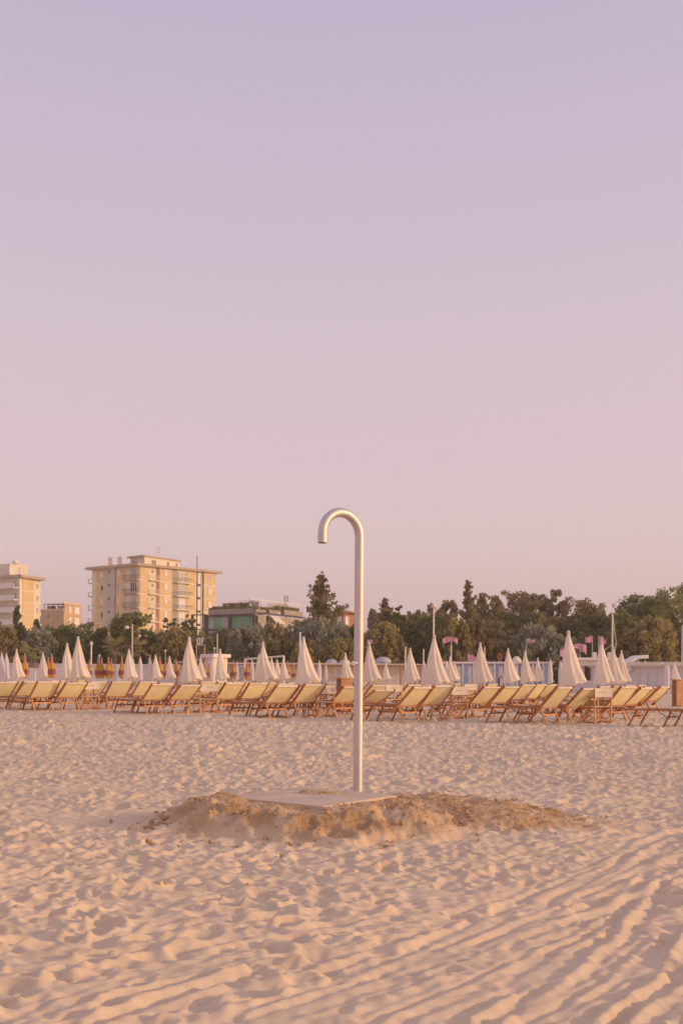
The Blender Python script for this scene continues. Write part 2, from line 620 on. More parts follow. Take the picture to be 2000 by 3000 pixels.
def build_ground():
    inner = np.linspace(-.36, .36, 760)
    outer = np.array([.38, .42, .5, .62, .8, 1.1, 1.6, 2.6])
    half = np.concatenate([-outer[::-1], inner, outer])
    v = np.linspace(1 / 2.55, 1 / 46.0, 1000)
    near = 1 / v
    far = np.concatenate([np.linspace(46.4, 120, 120), np.geomspace(125, 1500, 30)])
    back = np.array([-120, -60, -30, -15, -8, -4, -1, 0, .8, 1.4, 1.8, 2.1, 2.35])
    rows_y = np.concatenate([back, near, far])
    Y = np.repeat(rows_y[:, None], len(half), 1)
    X = half[None, :] * np.maximum(Y + 3, 4)
    H = ground_height(X, Y)
    H = stamp_pits(X, Y, H, rows_y, half)
    # tyre tracks and drag lines of the beach cleaner
    tr = [
        ([(1380, 3000), (1560, 2885), (1690, 2795), (1760, 2725), (1800, 2650), (1860, 2560)], .040, .035),
        ([(1470, 3010), (1640, 2880), (1750, 2800), (1830, 2715), (1880, 2620), (1925, 2550)], .040, .035),
        ([(1000, 2872), (1280, 2792), (1450, 2760), (1600, 2700)], .030, .030),
        ([(940, 2838), (1200, 2775), (1360, 2705)], .030, .030),
        ([(1450, 2775), (1560, 2722), (1730, 2678), (2010, 2540)], .034, .035),
        ([(1540, 2640), (1700, 2590), (1850, 2552), (2010, 2500)], .030, .04),
        ([(1740, 3000), (1890, 2905), (1950, 2820), (2010, 2740)], .040, .035),
        ([(1840, 3010), (1960, 2920), (2020, 2850)], .036, .03),
        ([(1560, 2640), (1760, 2545), (1860, 2475), (1960, 2435)], .030, .04),
        ([(1640, 2640), (1830, 2540), (1900, 2480), (2010, 2440)], .030, .04),
        ([(240, 3010), (430, 2930), (560, 2885), (700, 2850)], .032, .035),
        ([(330, 3010), (520, 2940), (640, 2900)], .032, .035),
        ([(560, 2800), (800, 2750), (1000, 2725), (1200, 2680)], .022, .03),
    ]
    gt = random.Random(9)
    for (x0, y0), (x1, y1), (x2, y2) in (((760, 3010), (1180, 2850), (1560, 2680)), ((1120, 3010), (1500, 2850), (1760, 2700)), ((1280, 2760), (1560, 2650), (1860, 2520)),
                                         ((60, 2990), (330, 2890), (620, 2820)), ((1560, 3010), (1760, 2900), (1900, 2770)), ((1480, 2560), (1720, 2490), (2010, 2410))):
        for k in range(3):
            o = (k - 1) * 24 + gt.uniform(-4, 4)
            tr.append(([(x0 + o, y0 + o * 1.1), (x1 + o, y1 + o * 1.0 + gt.uniform(-6, 6)), (x2 + o, y2 + o * .8 + gt.uniform(-6, 6))], gt.uniform(.005, .015), .022))
    wob = .045 * perlin(X * 2.2, Y * 2.2, 21) + .010 * perlin(X * 7, Y * 7, 23)
    msk = Y < 9
    for pl, hh, sg in tr:
        pts = [gnd(*p) for p in pl]
        xs, ys = X[msk], Y[msk]
        d, s = line_dist(xs, ys, [Vector((p.x, p.y)) for p in pts])
        s = s + wob[msk]
        sg = sg * .70
        prof = np.exp(-(s / (sg * 1.2)) ** 2) - .75 * np.exp(-((np.abs(s) - sg * 2.6) / (sg * 1.2)) ** 2)
        fade = np.exp(-(np.maximum(d - sg * 5, 0) / .04) ** 2)
        soft = np.exp(-(s / (sg * 3.4)) ** 2) * fade
        H[msk] = H[msk] * (1 - .55 * soft) + hh * .58 * prof * fade * np.clip(.85 + .7 * perlin(xs * 3, ys * 3, 22), .3, 1.3)
    # smoother, wind-levelled hollow left of the heap
    sm = np.exp(-(((X + 1.75) / .75) ** 2 + ((Y - 8.35) / .55) ** 2) ** 2)
    H *= 1 - .75 * sm
    # the dug-up heap
    d1, d2, d3 = heap_mask(X, Y)
    m1, m2, m3 = sstep(1.05, .62, d1), sstep(1.05, .35, d2), sstep(1.0, .2, d3)
    heap = np.maximum(np.maximum(.165 * m1, .120 * m2), .035 * m3)
    mask = np.maximum(np.maximum(m1, m2), m3)
    lx = X + .05 * perlin(X * 6, Y * 6, 47)
    ly = Y + .05 * perlin(X * 6, Y * 6, 48)
    lump = (.045 - np.abs(perlin(lx * 4.0, ly * 4.0, 41)) * .085 + np.abs(perlin(lx * 9, ly * 9, 42)) * .050
            + np.abs(perlin(lx * 19, ly * 19, 43)) * .030 + np.abs(perlin(lx * 40, ly * 40, 44)) * .016)
    H = H * (1 - .75 * mask) + heap + mask * (lump - .035) * (1.0 - .25 * m2 - .3 * m3)
    # crest behind the slab on the right
    crest2 = np.exp(-(((X - .62) / .55) ** 2 + ((Y - 8.95 + .22 * (X - .6)) / .16) ** 2))
    sd = poly_sd(X, Y, SLAB)
    under = sstep(.07, -.01, sd)
    H = H * (1 - under) + np.minimum(H, SLAB_Z - .014 + .016 * perlin(X * 6, Y * 6, 45)) * under
    rim = sstep(.42, .12, sd) * (1 - under)
    cap_ = SLAB_Z - .017 + .045 * perlin(X * 4.2, Y * 4.2, 46) + .020 * np.abs(perlin(X * 15, Y * 15, 49)) - .10 * np.maximum(sd - .1, 0)
    H = H * (1 - rim) + np.minimum(H, cap_) * rim
    lc = np.exp(-(((X + .90) / .22) ** 2 + ((Y - 7.88) / .16) ** 2))
    H += lc * (.055 + .05 * perlin(X * 8, Y * 8, 61))
    fc = np.exp(-(((X - .12) / .30) ** 2 + ((Y - 7.42) / .13) ** 2))
    H += fc * (.035 + .05 * perlin(X * 8, Y * 8, 62))
    H += crest2 * (1 - under) * (.045 + .7 * (lump - .03))
    # sand spilled over the far left of the slab
    spill = np.exp(-(((X + .20) / .30) ** 2 + ((Y - 8.42 + .10 * X) / .10) ** 2))
    H += spill * .04
    damp = np.clip(sstep(1.10, .74, d1) + sstep(1.10, .66, d2) + .42 * sstep(1.15, .1, d3), 0, 1)
    damp *= np.clip(.85 + .9 * perlin(X * 3.3, Y * 3.3, 51) + .5 * perlin(X * 9, Y * 9, 52), 0.15, 1)
    damp = np.maximum(damp, .35 * sstep(.33, .55, perlin(X * 2.3, Y * 2.3, 53)) * sstep(12, 7, Y) * np.abs(perlin(X * 12, Y * 12, 54)) * 3)
    GRID.update(rows=rows_y, half=half, H=H)
    nr, nc = X.shape
    idx = np.arange(nr * nc).reshape(nr, nc)
    q = np.stack([idx[:-1, :-1], idx[:-1, 1:], idx[1:, 1:], idx[1:, :-1]], -1).reshape(-1, 4)
    o = np_mesh('beach_sand', np.stack([X, Y, H], -1).reshape(-1, 3), q, 'sand', None, smooth=True)
    o['kind'] = 'structure'
    a = o.data.attributes.new('damp', 'FLOAT', 'POINT')
    a.data.foreach_set('value', np.clip(damp, 0, 1).astype(np.float32).ravel())
    return o


ground = build_ground()


def clods():
    """loose lumps broken off the heap and dropped on the sand"""
    g = random.Random(5)
    b = MB()
    spots = []
    for _ in range(150):
        t = g.random()
        px_ = 380 + 1250 * t
        spots.append((px_ + g.gauss(0, 40), g.choice([2412, 2430, 2450, 2440, 2460]) - 60 * max(0, t - .45) + g.gauss(0, 16), g.uniform(.006, .018)))
    for cx, cy, n, s in ((1470, 2352, 10, .022), (1505, 2343, 9, .02), (1455, 2365, 6, .02), (440, 2418, 14, .022), (470, 2428, 12, .02),
                         (400, 2425, 6, .014), (1560, 2390, 8, .012), (520, 2385, 8, .014), (390, 2360, 6, .012), (470, 2590, 5, .012), (735, 2588, 3, .01),
                         (1130, 2480, 8, .016), (1500, 2395, 10, .012)):
        for _ in range(n):
            spots.append((cx + g.gauss(0, 14), cy + g.gauss(0, 5), g.uniform(.4, 1.1) * s))
    pos = []
    for px_, py_, s in spots:
        p = gnd(px_, py_, .02)
        pos.append((p.x, p.y, s))
    for _ in range(330):
        a = g.uniform(0, 6.283); q = g.uniform(.6, 1.08)
        if g.random() < .6:
            x, y = -.22 + 1.22 * q * math.cos(a), 8.02 + 1.0 * q * math.sin(a)
        else:
            x, y = .95 + 1.5 * q * math.cos(a), 8.4 + .55 * q * math.sin(a) - .12 * q * math.cos(a)
        if poly_sd(np.array([x]), np.array([y]), SLAB)[0] < .02: continue
        pos.append((x, y, g.uniform(.003, .009) * (2.0 if g.random() < .1 else 1)))
    for x, y, s in pos:
        p = Vector((x, y, gz(x, y) + s * .35))
        vs_ = []
        for z, r_ in ((-.8, .7), (0, 1.0), (.75, .55)):
            for k in range(6):
                a = k * math.pi / 3 + g.uniform(-.3, .3)
                rr = r_ * s * g.uniform(.7, 1.25)
                vs_.append((p.x + rr * math.cos(a), p.y + rr * math.sin(a), p.z + z * s * g.uniform(.7, 1.1)))
        fs = [tuple(range(12, 18))]
        for i in (0, 1):
            for k in range(6):
                fs.append((i * 6 + k, i * 6 + (k + 1) % 6, (i + 1) * 6 + (k + 1) % 6, (i + 1) * 6 + k))
        b.add(vs_, fs)
    mat('clod', (.52, .32, .16), rough=.95, var=.2, scale=12)
    o = b.build('sand_clods', 'clod')
    tag(o, 'loose lumps of damp sand scattered round the heap', 'sand', kind='stuff')


# ------------------------------------------------------------------ facades and windows
class Facade:
    def __init__(self, a, b):
        self.a = Vector((a[0], a[1])); self.b = Vector((b[0], b[1]))
        self.d = (self.b - self.a).normalized()
        self.n = Vector((self.d.y, -self.d.x))
        if self.n.dot(-self.a) < 0: self.n = -self.n

    def uz(self, px, py):
        rx, rz = ray(px, py)
        u = (rx * self.a.y - self.a.x) / (self.d.x - rx * self.d.y)
        Y = self.a.y + u * self.d.y
        return u, CAMH + rz * Y

    def pt(self, u, z, out=0.0):
        p = self.a + self.d * u + self.n * out
        return Vector((p.x, p.y, z))

    def box(self, mb, u0, u1, z0, z1, o0, o1):
        u0, u1 = min(u0, u1), max(u0, u1)
        z0, z1 = min(z0, z1), max(z0, z1)
        P = self.pt
        return mb.hexa([P(u0, z0, o1), P(u1, z0, o1), P(u1, z0, o0), P(u0, z0, o0), P(u0, z1, o1), P(u1, z1, o1), P(u1, z1, o0), P(u0, z1, o0)])

    def pbox(self, mb, x0, y0, x1, y1, o0, o1):
        ym = (y0 + y1) / 2
        u0, u1 = self.uz(x0, ym)[0], self.uz(x1, ym)[0]
        xm = (x0 + x1) / 2
        return self.box(mb, u0, u1, self.uz(xm, y1)[1], self.uz(xm, y0)[1], o0, o1)

    def u(self, px, py=1750):
        return self.uz(px, py)[0]


def window(fac, parent, u0, u1, z0, z1, base=0.0, pane='pane', frame='shutter', mull=1, name='window', t=.12):
    b = MB()
    o0, o1 = base, base + .14
    fac.box(b, u0, u0 + t, z0, z1, o0, o1); fac.box(b, u1 - t, u1, z0, z1, o0, o1)
    fac.box(b, u0 + t, u1 - t, z0, z0 + t, o0, o1); fac.box(b, u0 + t, u1 - t, z1 - t, z1, o0, o1)
    for k in range(1, mull + 1):
        m = u0 + (u1 - u0) * k / (mull + 1)
        fac.box(b, m - .05, m + .05, z0 + t, z1 - t, o0, o1 - .03)
    w = b.build(name, frame, parent)
    p = MB()
    fac.box(p, u0 + t * .5, u1 - t * .5, z0 + t * .5, z1 - t * .5, o0, base + .05)
    p.build('pane', pane, w)
    return w


def balcony(fac, parent, u0, u1, z, base, depth, rail='dark_steel', solid=None, slab='pale_wall'):
    b = MB()
    fac.box(b, u0, u1, z - .12, z + .12, base, base + depth)
    s = b.build('balcony', slab, parent)
    r_ = MB()
    if solid:
        fac.box(r_, u0 + .03, u1 - .03, z + .121, z + 1.0, base + depth - .12, base + depth - .04)
        r_.build('parapet', solid, s)
    else:
        fac.box(r_, u0, u1, z + .98, z + 1.05, base + depth - .08, base + depth - .02)
        n = max(3, int(abs(u1 - u0) / .5))
        for k in range(n + 1):
            m = u0 + (u1 - u0) * k / n
            fac.box(r_, m - .025, m + .025, z + .121, z + .979, base + depth - .07, base + depth - .03)
        fac.box(r_, u0, u0 + .05, z + .98, z + 1.05, base, base + depth - .081)
        fac.box(r_, u1 - .05, u1, z + .98, z + 1.05, base, base + depth - .081)
        r_.build('railing', rail, s)
    return s


def plan(px, Y):
    p = at(px, 1750, Y)
    return (p.x, p.y)


def grow(poly, e):
    c = [sum(p[0] for p in poly) / len(poly), sum(p[1] for p in poly) / len(poly)]
    out = []
    for p in poly:
        d = Vector((p[0] - c[0], p[1] - c[1]))
        q = d * (1 + e / d.length)
        out.append((c[0] + q.x, c[1] + q.y))
    return out


def body_poly(A, C, B):
    """left end, near corner, right end -> four-sided plan"""
    return [A, C, B, (A[0] + B[0] - C[0], A[1] + B[1] - C[1])]


def tower_block():
    L, C, Rr = plan(270, 246), plan(408, 236), plan(632, 252)
    root = empty('apartment_block', (C[0], C[1], 0), 'ochre brick apartment tower with flat overhanging roof and pale penthouse', 'apartment block')
    zt = at(408, 1658, 236).z
    poly = body_poly(L, C, Rr)
    MB().prism(poly, 0, zt).build('wall', 'pale_wall', root)
    zr = zt + .001
    rf = MB().prism(grow(poly, 1.6), zr, zr + .55).build('roof', 'eave', root)
    FL, FR = Facade(L, C), Facade(C, Rr)
    lenL = (FL.b - FL.a).length
    lenR = (FR.b - FR.a).length
    zb1 = at(408, 1697.5, 236).z
    fh = 3.06
    zb = [zb1 - fh * k for k in range(7)]
    tops = [zt] + [z - .2 for z in zb[:-1]]
    bots = [z + .2 for z in zb]

    def infill(F, x0, x1, m, out=.14):
        u0, u1 = F.u(x0), F.u(x1)
        for zt_, zb_ in zip(tops, bots):
            b = MB(); F.box(b, u0, u1, zb_, zt_ - .004, -.02, out)
            b.build('brick_panel', m, root)
        return u0, u1
    # sunny right front
    infill(FR, 409.5, 436, 'ochre_brick')
    u0, u1 = infill(FR, 466.5, 503, 'ochre_brick')
    infill(FR, 547, 575, 'ochre_brick'); infill(FR, 596, 631, 'ochre_brick')
    b = MB(); FR.box(b, FR.u(457.5), FR.u(466), 0, zt - .004, -.02, .10); b.build('pier_or_shade_strip', 'red_brick_and_shade', root)  # flat strip; the reveal's shade is painted as darker red brick
    b = MB(); FR.box(b, FR.u(504), FR.u(521), 0, zt - .004, -.02, .06); b.build('recess_shade_strip', 'shade_wall', root)  # no real recess here: its shade is put into the duller colour
    for k, (zt_, zb_) in enumerate(zip(tops, bots)):
        zf = zb_ - .2
        uu = FR.u(480), FR.u(489.5)
        window(FR, root, uu[0], uu[1], zf + 1.15, zf + 2.65, .14, 'shutter', 'shutter', 0)
        uu = FR.u(609), FR.u(618)
        window(FR, root, uu[0], uu[1], zf + .95, zf + 2.4, .14, 'pane_pale' if k == 0 else 'shutter', 'shutter', 1 if k == 0 else 0)
        uu = FR.u(523), FR.u(544)
        window(FR, root, uu[0], uu[1], zf + .25, zf + 2.55, .0, 'pane_pale' if k < 2 else 'shutter', 'shutter', 2 if k < 2 else 1)
        uu = FR.u(440), FR.u(453)
        window(FR, root, uu[0] + .35, uu[1] - .3, zf + 1.6, zf + 2.4, .0, 'pane', 'pale_wall', 0)
        if k > 0 or True:
            balcony(FR, root, FR.u(436.5), FR.u(460), zf, .0, .75, 'pale_wall')
            balcony(FR, root, FR.u(512), FR.u(556), zf, .0, 1.0, 'dark_steel')
    # glazed stair strip with drain pipes
    b = MB(); FR.box(b, FR.u(578), FR.u(586), 0, zt - .3, 0, .05); b.build('stair_glazing', 'shutter', root)
    b = MB(); FR.box(b, FR.u(587.5), FR.u(592.5), 0, zt - .3, 0, .09); b.build('stair_glazing', 'grey_wall', root)
    for x in (576.5, 593.5):
        b = MB(); FR.box(b, FR.u(x - .7), FR.u(x + .7), 0, zt - .01, 0, .26); b.build('drain_pipe', 'dark_steel', root)
    for k in range(1, 7):
        b = MB(); FR.box(b, FR.u(578), FR.u(586), zb[k - 1] - .35, zb[k - 1] + .15, .051, .12); b.build('spandrel', 'dark', root)
    # shaded left front
    infill(FL, 282.5, 299.5, 'ochre_brick'); infill(FL, 342, 366, 'ochre_brick'); infill(FL, 382, 406.5, 'ochre_brick')
    b = MB(); FL.box(b, FL.u(307), FL.u(340.5), 0, zt - .004, -.02, .5); b.build('stair_tower', 'grey_wall', root)
    for k, (zt_, zb_) in enumerate(zip(tops, bots)):
        zf = zb_ - .2
        uu = FL.u(297), FL.u(306.5)
        window(FL, root, uu[0], uu[1], zf + 1.0, zf + 2.4, .14, ('shutter', 'pane')[k % 2], 'shutter', 0)
        uu = FL.u(345), FL.u(354)
        window(FL, root, uu[0], uu[1], zf + 1.0, zf + 2.5, .14, ('shutter', 'pane_pale')[k % 2], 'shutter', 0)
        uu = FL.u(323), FL.u(328.5)
        window(FL, root, uu[0], uu[1], zf + 1.9, zf + 2.6, .5, 'pane', 'grey_wall', 0, t=.06)
        uu = FL.u(384), FL.u(404)
        window(FL, root, uu[0], uu[1], zf + .35, zf + 2.6, .14, 'pane' if k == 1 else 'pane_pale', 'shutter', 2)
        balcony(FL, root, FL.u(367), FL.u(408), zf, .0, .8, 'dark_steel', slab='eave')
        # end balconies seen in profile on the far left
        s = MB(); FL.box(s, -1.75, 0, zf - .1, zf + .1, -2.2, -.3)
        s = s.build('balcony', 'eave', root)
        r_ = MB(); FL.box(r_, -1.75, -1.67, zf + .101, zf + 1.05, -.42, -.3); FL.box(r_, -1.669, 0, zf + .97, zf + 1.05, -.4, -.3)
        r_.build('railing', 'dark_steel', s)
    # penthouse, chimneys, aerials
    P0, P1, P2 = plan(381, 250), plan(423, 246), plan(524, 256)
    pp = body_poly(P0, P1, P2)
    zp = at(423, 1630.5, 246).z
    ph = MB().prism(pp, zr + .551, zp).build('penthouse', 'pale_wall', root)
    MB().prism(grow(pp, .8), zp + .001, zp + .35).build('roof', 'eave', ph)
    F2 = Facade(P1, P2); F1 = Facade(P0, P1)
    for x0, x1 in ((444, 448), (450, 455), (489, 494), (514, 518)):
        uu = F2.u(x0), F2.u(x1)
        window(F2, ph, uu[0], uu[1], zp - 1.6, zp - .5, 0, 'pane', 'pale_wall', 0, t=.06)
    window(F1, ph, F1.u(390), F1.u(395.5), zp - 2.2, zp - .7, 0, 'pane', 'pale_wall', 0, t=.06)
    for x, w, yt in ((321, .8, 1632), (344.5, .3, 1632), (351.5, .55, 1629)):
        p = at(x, 1650, 246)
        z1 = at(x, yt, 246).z
        MB().box(p.x - w / 2, p.x + w / 2, 246 - w / 2 + 1, 246 + w / 2 + 1, zr + .551, z1 - .3).box(
            p.x - w / 2 - .12, p.x + w / 2 + .12, 246 - w / 2 + .88, 246 + w / 2 + 1.12, z1 - .3, z1).build('chimney', 'pale_wall', root)
    p = at(577.5, 1650, 249)
    MB().tube([(p.x, 249, zr + .5), (p.x, 249, at(577.5, 1628, 249).z)], .12, 8).build('flue', 'brown_trim', root)
    p = at(465, 1600, 252)
    a = MB().tube([(p.x, 252, zp + .3), (p.x, 252, p.z)], .05, 6)
    for k, w in ((.3, .5), (.9, .7), (1.5, .6)):
        a.bar((p.x - w, 252, p.z - k), (p.x + w, 252, p.z - k), .05, .05)
    a.build('aerial', 'grey_paint', root)


def left_block():
    L, C, Rr = plan(-60, 236), plan(58, 229), plan(118, 236)
    root = empty('apartment_block', (C[0], C[1], 0), 'pale and ochre apartment block cut by the left edge with long white balconies', 'apartment block')
    zt = at(58, 1692, 229).z
    poly = body_poly(L, C, Rr)
    MB().prism(poly, 0, zt).build('wall', 'pale_wall', root)
    MB().prism(grow(poly, 1.3), zt + .001, zt + .6).build('roof', 'eave', root)
    FL, FR = Facade(L, C), Facade(C, Rr)
    fh = 2.57
    zb = [at(58, 1727, 229).z - fh * k for k in range(7)]
    tops = [zt] + [z - .16 for z in zb[:-1]]
    for zt_, z in zip(tops, zb):
        b = MB(); FR.box(b, FR.u(66.5), FR.u(99), z + .16, zt_ - .004, -.02, .14); b.build('brick_panel', 'ochre_brick', root)
        uu = FR.u(107), FR.u(112)
        window(FR, root, uu[0], uu[1], z + .6, z + 1.7, 0, 'pane_pale', 'shutter', 0, t=.08)
        balcony(FL, root, FL.u(-58), FL.u(55.5), z + .35, 0, 1.3, solid='white_paint', slab='white_paint')
        for x0, x1, pn in ((-8, 6, 'shutter'), (11, 17, 'shutter'), (20, 26, 'shutter'), (38, 52, 'pane_pale')):
            window(FL, root, FL.u(x0), FL.u(x1), z + .6, z + 2.1, 0, pn, 'cream_paint', 1 if x1 - x0 > 8 else 0)
        s = MB(); p = FR.pt((FR.b - FR.a).length, z)
        FR.box(s, (FR.b - FR.a).length, (FR.b - FR.a).length + 1.3, z - .1, z + .85, -3.0, -.6)
        s.build('balcony', 'pale_wall', root)
    pp = body_poly(plan(-60, 243), plan(30, 238.5), plan(80, 242))
    zp = at(45, 1651, 238.5).z
    ph = MB().prism(pp, zt + .651, zp).build('penthouse', 'pale_wall', root)
    F1, F2 = Facade(pp[0], pp[1]), Facade(pp[1], pp[2])
    for x0, x1 in ((14, 21), (29, 31)):
        window(F1, ph, F1.u(x0), F1.u(min(x1, 29.5) if x0 < 29 else 30), zp - 2.2, zp - .6, 0, 'shutter', 'pale_wall', 0, t=.06)
    window(F2, ph, F2.u(58), F2.u(70), zp - 2.2, zp - .6, 0, 'shutter', 'pale_wall', 1, t=.08)
    c = at(46, 1652, 240)
    MB().lathe((c.x, 240, zp), [(.75, 0), (.85, .25), (.7, .7), (.3, 1.0), (.05, 1.08)], 12).build('roof_dome', 'white_paint', root, True)


def brown_block():
    L, C, Rr = plan(112, 300), plan(188, 296), plan(238, 304)
    root = empty('house_block', (C[0], C[1], 0), 'brown house block with roof terrace between the two apartment blocks', 'building')
    zt = at(188, 1768, 296).z
    zl = at(150, 1788, 298).z
    mid = plan(190, 297)
    poly = body_poly(L, C, Rr)
    MB().prism(poly, 0, zl).build('wall', 'brown_wall', root)
    hi = body_poly(plan(187, 298.5), plan(190, 296.4), Rr)
    MB().prism(hi, zl + .002, zt).build('upper_wall', 'brown_wall', root)
    MB().prism(grow(hi, .5), zt + .001, zt + .3).build('roof', 'ochre_brick', root)
    FL, FR = Facade(L, C), Facade(C, Rr)
    b = MB(); FL.box(b, FL.u(120), FL.u(186), zl + .001, zl + .4, -.3, -.1); b.build('parapet', 'ochre_brick', root)
    t = MB(); FL.box(t, FL.u(122), FL.u(186), zl + 1.7, zl + 1.9, -4, -.6)
    t.build('terrace_roof', 'grey_wall', root)
    for x in (124, 136, 150, 165, 182):
        t = MB(); FL.box(t, FL.u(x), FL.u(x) + .12, zl + .41, zl + 1.699, -.9, -.75)
        t.build('terrace_post', 'dark_steel', root)
    for k, x in enumerate((128, 140, 158, 172)):
        b = MB(); FL.box(b, FL.u(x), FL.u(x + 7), zl + .41, zl + 1.3, -2.5, -1.5)
        b.build('terrace_furniture', ('pane_pale', 'dark', 'white_paint', 'grey_paint')[k], root)
    for k in range(4):
        z = zt - 2.9 * k
        for x0, x1 in ((203, 209), (219, 233)):
            window(FR, root, FR.u(x0), FR.u(x1), z - 2.6, z - .7, 0, 'shutter', 'shutter', 0 if x1 - x0 < 8 else 1)
    for k in range(3):
        z = zl - 2.9 * k
        window(FL, root, FL.u(137), FL.u(150), z - 2.5, z - .6, 0, 'pane', 'pale_wall', 2)
    far = plan(240, 330), plan(266, 330)
    f = empty('far_house', (far[0][0], 330, 0), 'distant low white house seen between brown block and tall tower', 'house')
    zf = at(255, 1828, 330).z
    MB().box(far[0][0], far[1][0], 330, 338, 0, zf).build('wall', 'white_paint', f)
    MB().box(far[0][0] - .4, far[1][0] + .4, 329.6, 338.4, zf + .001, zf + .4).build('roof', 'pale_wall', f)


def glass_villa():
    A, B, Cc = plan(606, 206), plan(748, 200), plan(900, 218)
    root = empty('glass_villa', (B[0], B[1], 0), 'low modern villa with green glass front, dark steel frame and planted roof terrace', 'building')
    F, G = Facade(A, B), Facade(B, Cc)
    poly = body_poly(A, B, Cc)
    zt = at(748, 1800, 200).z
    MB().prism(grow(poly, -.25), 0, zt - .01).build('wall', 'shade_wall', root)
    # glass panels, each between steel posts
    for y0, y1 in ((1807, 1842), (1848, 1884), (1890, 1925)):
        for x0, x1, m in ((608, 627, 'grey_glass'), (628, 649.5, 'green_glass'), (650.5, 669, 'grey_glass'), (680, 712, 'green_glass'), (713, 741, 'green_glass')):
            b = MB(); F.pbox(b, x0, y0, x1, y1, -.1, .05)
            b.build('glass_panel', m, root)
    for x in (606, 674.5, 746):
        b = MB(); F.pbox(b, x - 3.2, 1801, x + 3.2, 1930, .0, .35)
        b.build('steel_post', 'dark_steel', root)
    for y in (1803.5, 1845, 1887):
        b = MB(); F.pbox(b, 603, y - 2.3, 750, y + 2.3, .36, .5)
        b.build('steel_beam', 'dark_steel', root)
    # open frame standing out on the left
    fr = MB()
    for x in (564.5, 601.5):
        F.pbox(fr, x - 2, 1803, x + 2, 1930, -.1, .3)
    F.pbox(fr, 562.5, 1800, 602, 1803, -.1, .3); F.pbox(fr, 576, 1843, 602, 1846, -.1, .29)
    fr.build('open_frame', 'dark_steel', root)
    # right front: recess, awning, parapets
    for x0, x1, y0, y1 in ((753, 772, 1808, 1838), (800, 812, 1808, 1840), (830, 850, 1810, 1840)):
        window(G, root, G.u(x0), G.u(x1), G.uz((x0 + x1) / 2, y1)[1], G.uz((x0 + x1) / 2, y0)[1], -.2, 'pane', 'shade_wall', 1)
    for x in (750.5, 783.5):
        b = MB(); G.pbox(b, x - 1.7, 1803, x + 1.7, 1930, .0, .3); b.build('steel_post', 'dark_steel', root)
    b = MB(); G.pbox(b, 749, 1801, 890, 1805.5, .31, .45); b.build('steel_beam', 'dark_steel', root)
    b = MB(); G.pbox(b, 785, 1827, 808, 1843, .3, 1.2); b.build('balcony_wall', 'pale_wall', root)
    b = MB(); G.pbox(b, 756, 1826, 782, 1843, .3, .6); b.build('balcony_wall', 'shade_wall', root)
    u0, u1 = G.u(787), G.u(812)
    z0, z1 = G.uz(790, 1828)[1], G.uz(790, 1806)[1]
    b = MB()
    P = G.pt
    b.hexa([P(u0, z1, .46), P(u1, z1, .46), P(u1, z0, 1.9), P(u0, z0, 1.9), P(u0, z1 + .06, .46), P(u1, z1 + .06, .46), P(u1, z0 + .06, 1.92), P(u0, z0 + .06, 1.92)])
    b.build('awning', 'cream', root)
    for Fc, x0, x1, y0, y1 in ((F, 613, 744, 1784, 1800), (G, 747, 775, 1786, 1800), (G, 786, 814, 1788, 1802), (G, 830, 884, 1790, 1804)):
        b = MB(); Fc.pbox(b, x0, y0, x1, y1, -.6, .25); b.build('parapet', 'concrete', root)
    zd = at(748, 1800, 200).z
    MB().prism(grow(poly, -.7), zd - .008, zd + .02).build('terrace_floor', 'concrete', root)
    # roof garden: hedge, glass screens and white pergola frames
    def hedge(Fc, x0, x1, y0, y1, o):
        g = np.random.RandomState(int(x0))
        u0_, u1_ = Fc.u(x0), Fc.u(x1)
        zb_, zt_ = Fc.uz((x0 + x1) / 2, y1)[1], Fc.uz((x0 + x1) / 2, y0)[1]
        n = int(abs(u1_ - u0_) * 130)
        uu = g.uniform(u0_, u1_, n); zz = g.uniform(zb_, zt_, n) ; oo = g.uniform(o - .6, o + .1, n)
        c = np.array([list(Fc.pt(a, z, w)) for a, z, w in zip(uu, zz, oo)])
        v, q = leaf_quads(c, g, .32)
        ob = ORG[root.name]
        v = v - np.array([ob.x, ob.y, ob.z])
        h = np_mesh('roof_hedge', v, q, 'leaf_olive', root)
        h['kind'] = 'stuff'
    hedge(F, 612, 745, 1780, 1786, -.1)
    hedge(F, 640, 716, 1765, 1786, -1.2)
    hedge(G, 747, 812, 1780, 1789, -.1)
    hedge(G, 775, 800, 1762, 1786, -3)
    hedge(F, 613, 660, 1776, 1786, -.8)
    hedge(G, 815, 880, 1779, 1792, -.3)
    hedge(G, 840, 872, 1770, 1790, -2.2)
    sc_ = MB()
    for x in (660, 690, 716, 732, 746): F.pbox(sc_, x, 1759, x + 1.2, 1784, -1.4, -1.3)
    F.pbox(sc_, 682, 1757.5, 747, 1759, -1.45, -1.25)
    for x in (752, 768, 783, 800, 822, 840, 862, 884): G.pbox(sc_, x, 1766, x + 1.2, 1790, -1.4, -1.3)
    G.pbox(sc_, 748, 1762, 892, 1764.5, -1.45, -1.25)
    sc_.build('pergola', 'white_paint', root)
    for Fc, x0, x1, y0, y1 in ((F, 717, 731, 1761, 1783), (F, 733, 745, 1761, 1783), (G, 753, 767, 1767, 1788), (G, 801, 821, 1768, 1790), (G, 823, 839, 1768, 1790), (G, 841, 861, 1770, 1791)):
        b = MB(); Fc.pbox(b, x0, y0, x1, y1, -1.36, -1.33); b.build('glass_screen', 'pane_pale', root)
    p = at(838, 1745, 212)
    a = MB().tube([(p.x, 212, zd), (p.x, 212, at(838, 1766, 212).z)], .12, 6)
    a.box(p.x - .4, p.x - .1, 211.8, 212.2, at(838, 1764, 212).z, p.z).box(p.x + .1, p.x + .42, 211.8, 212.2, at(838, 1764, 212).z, p.z)
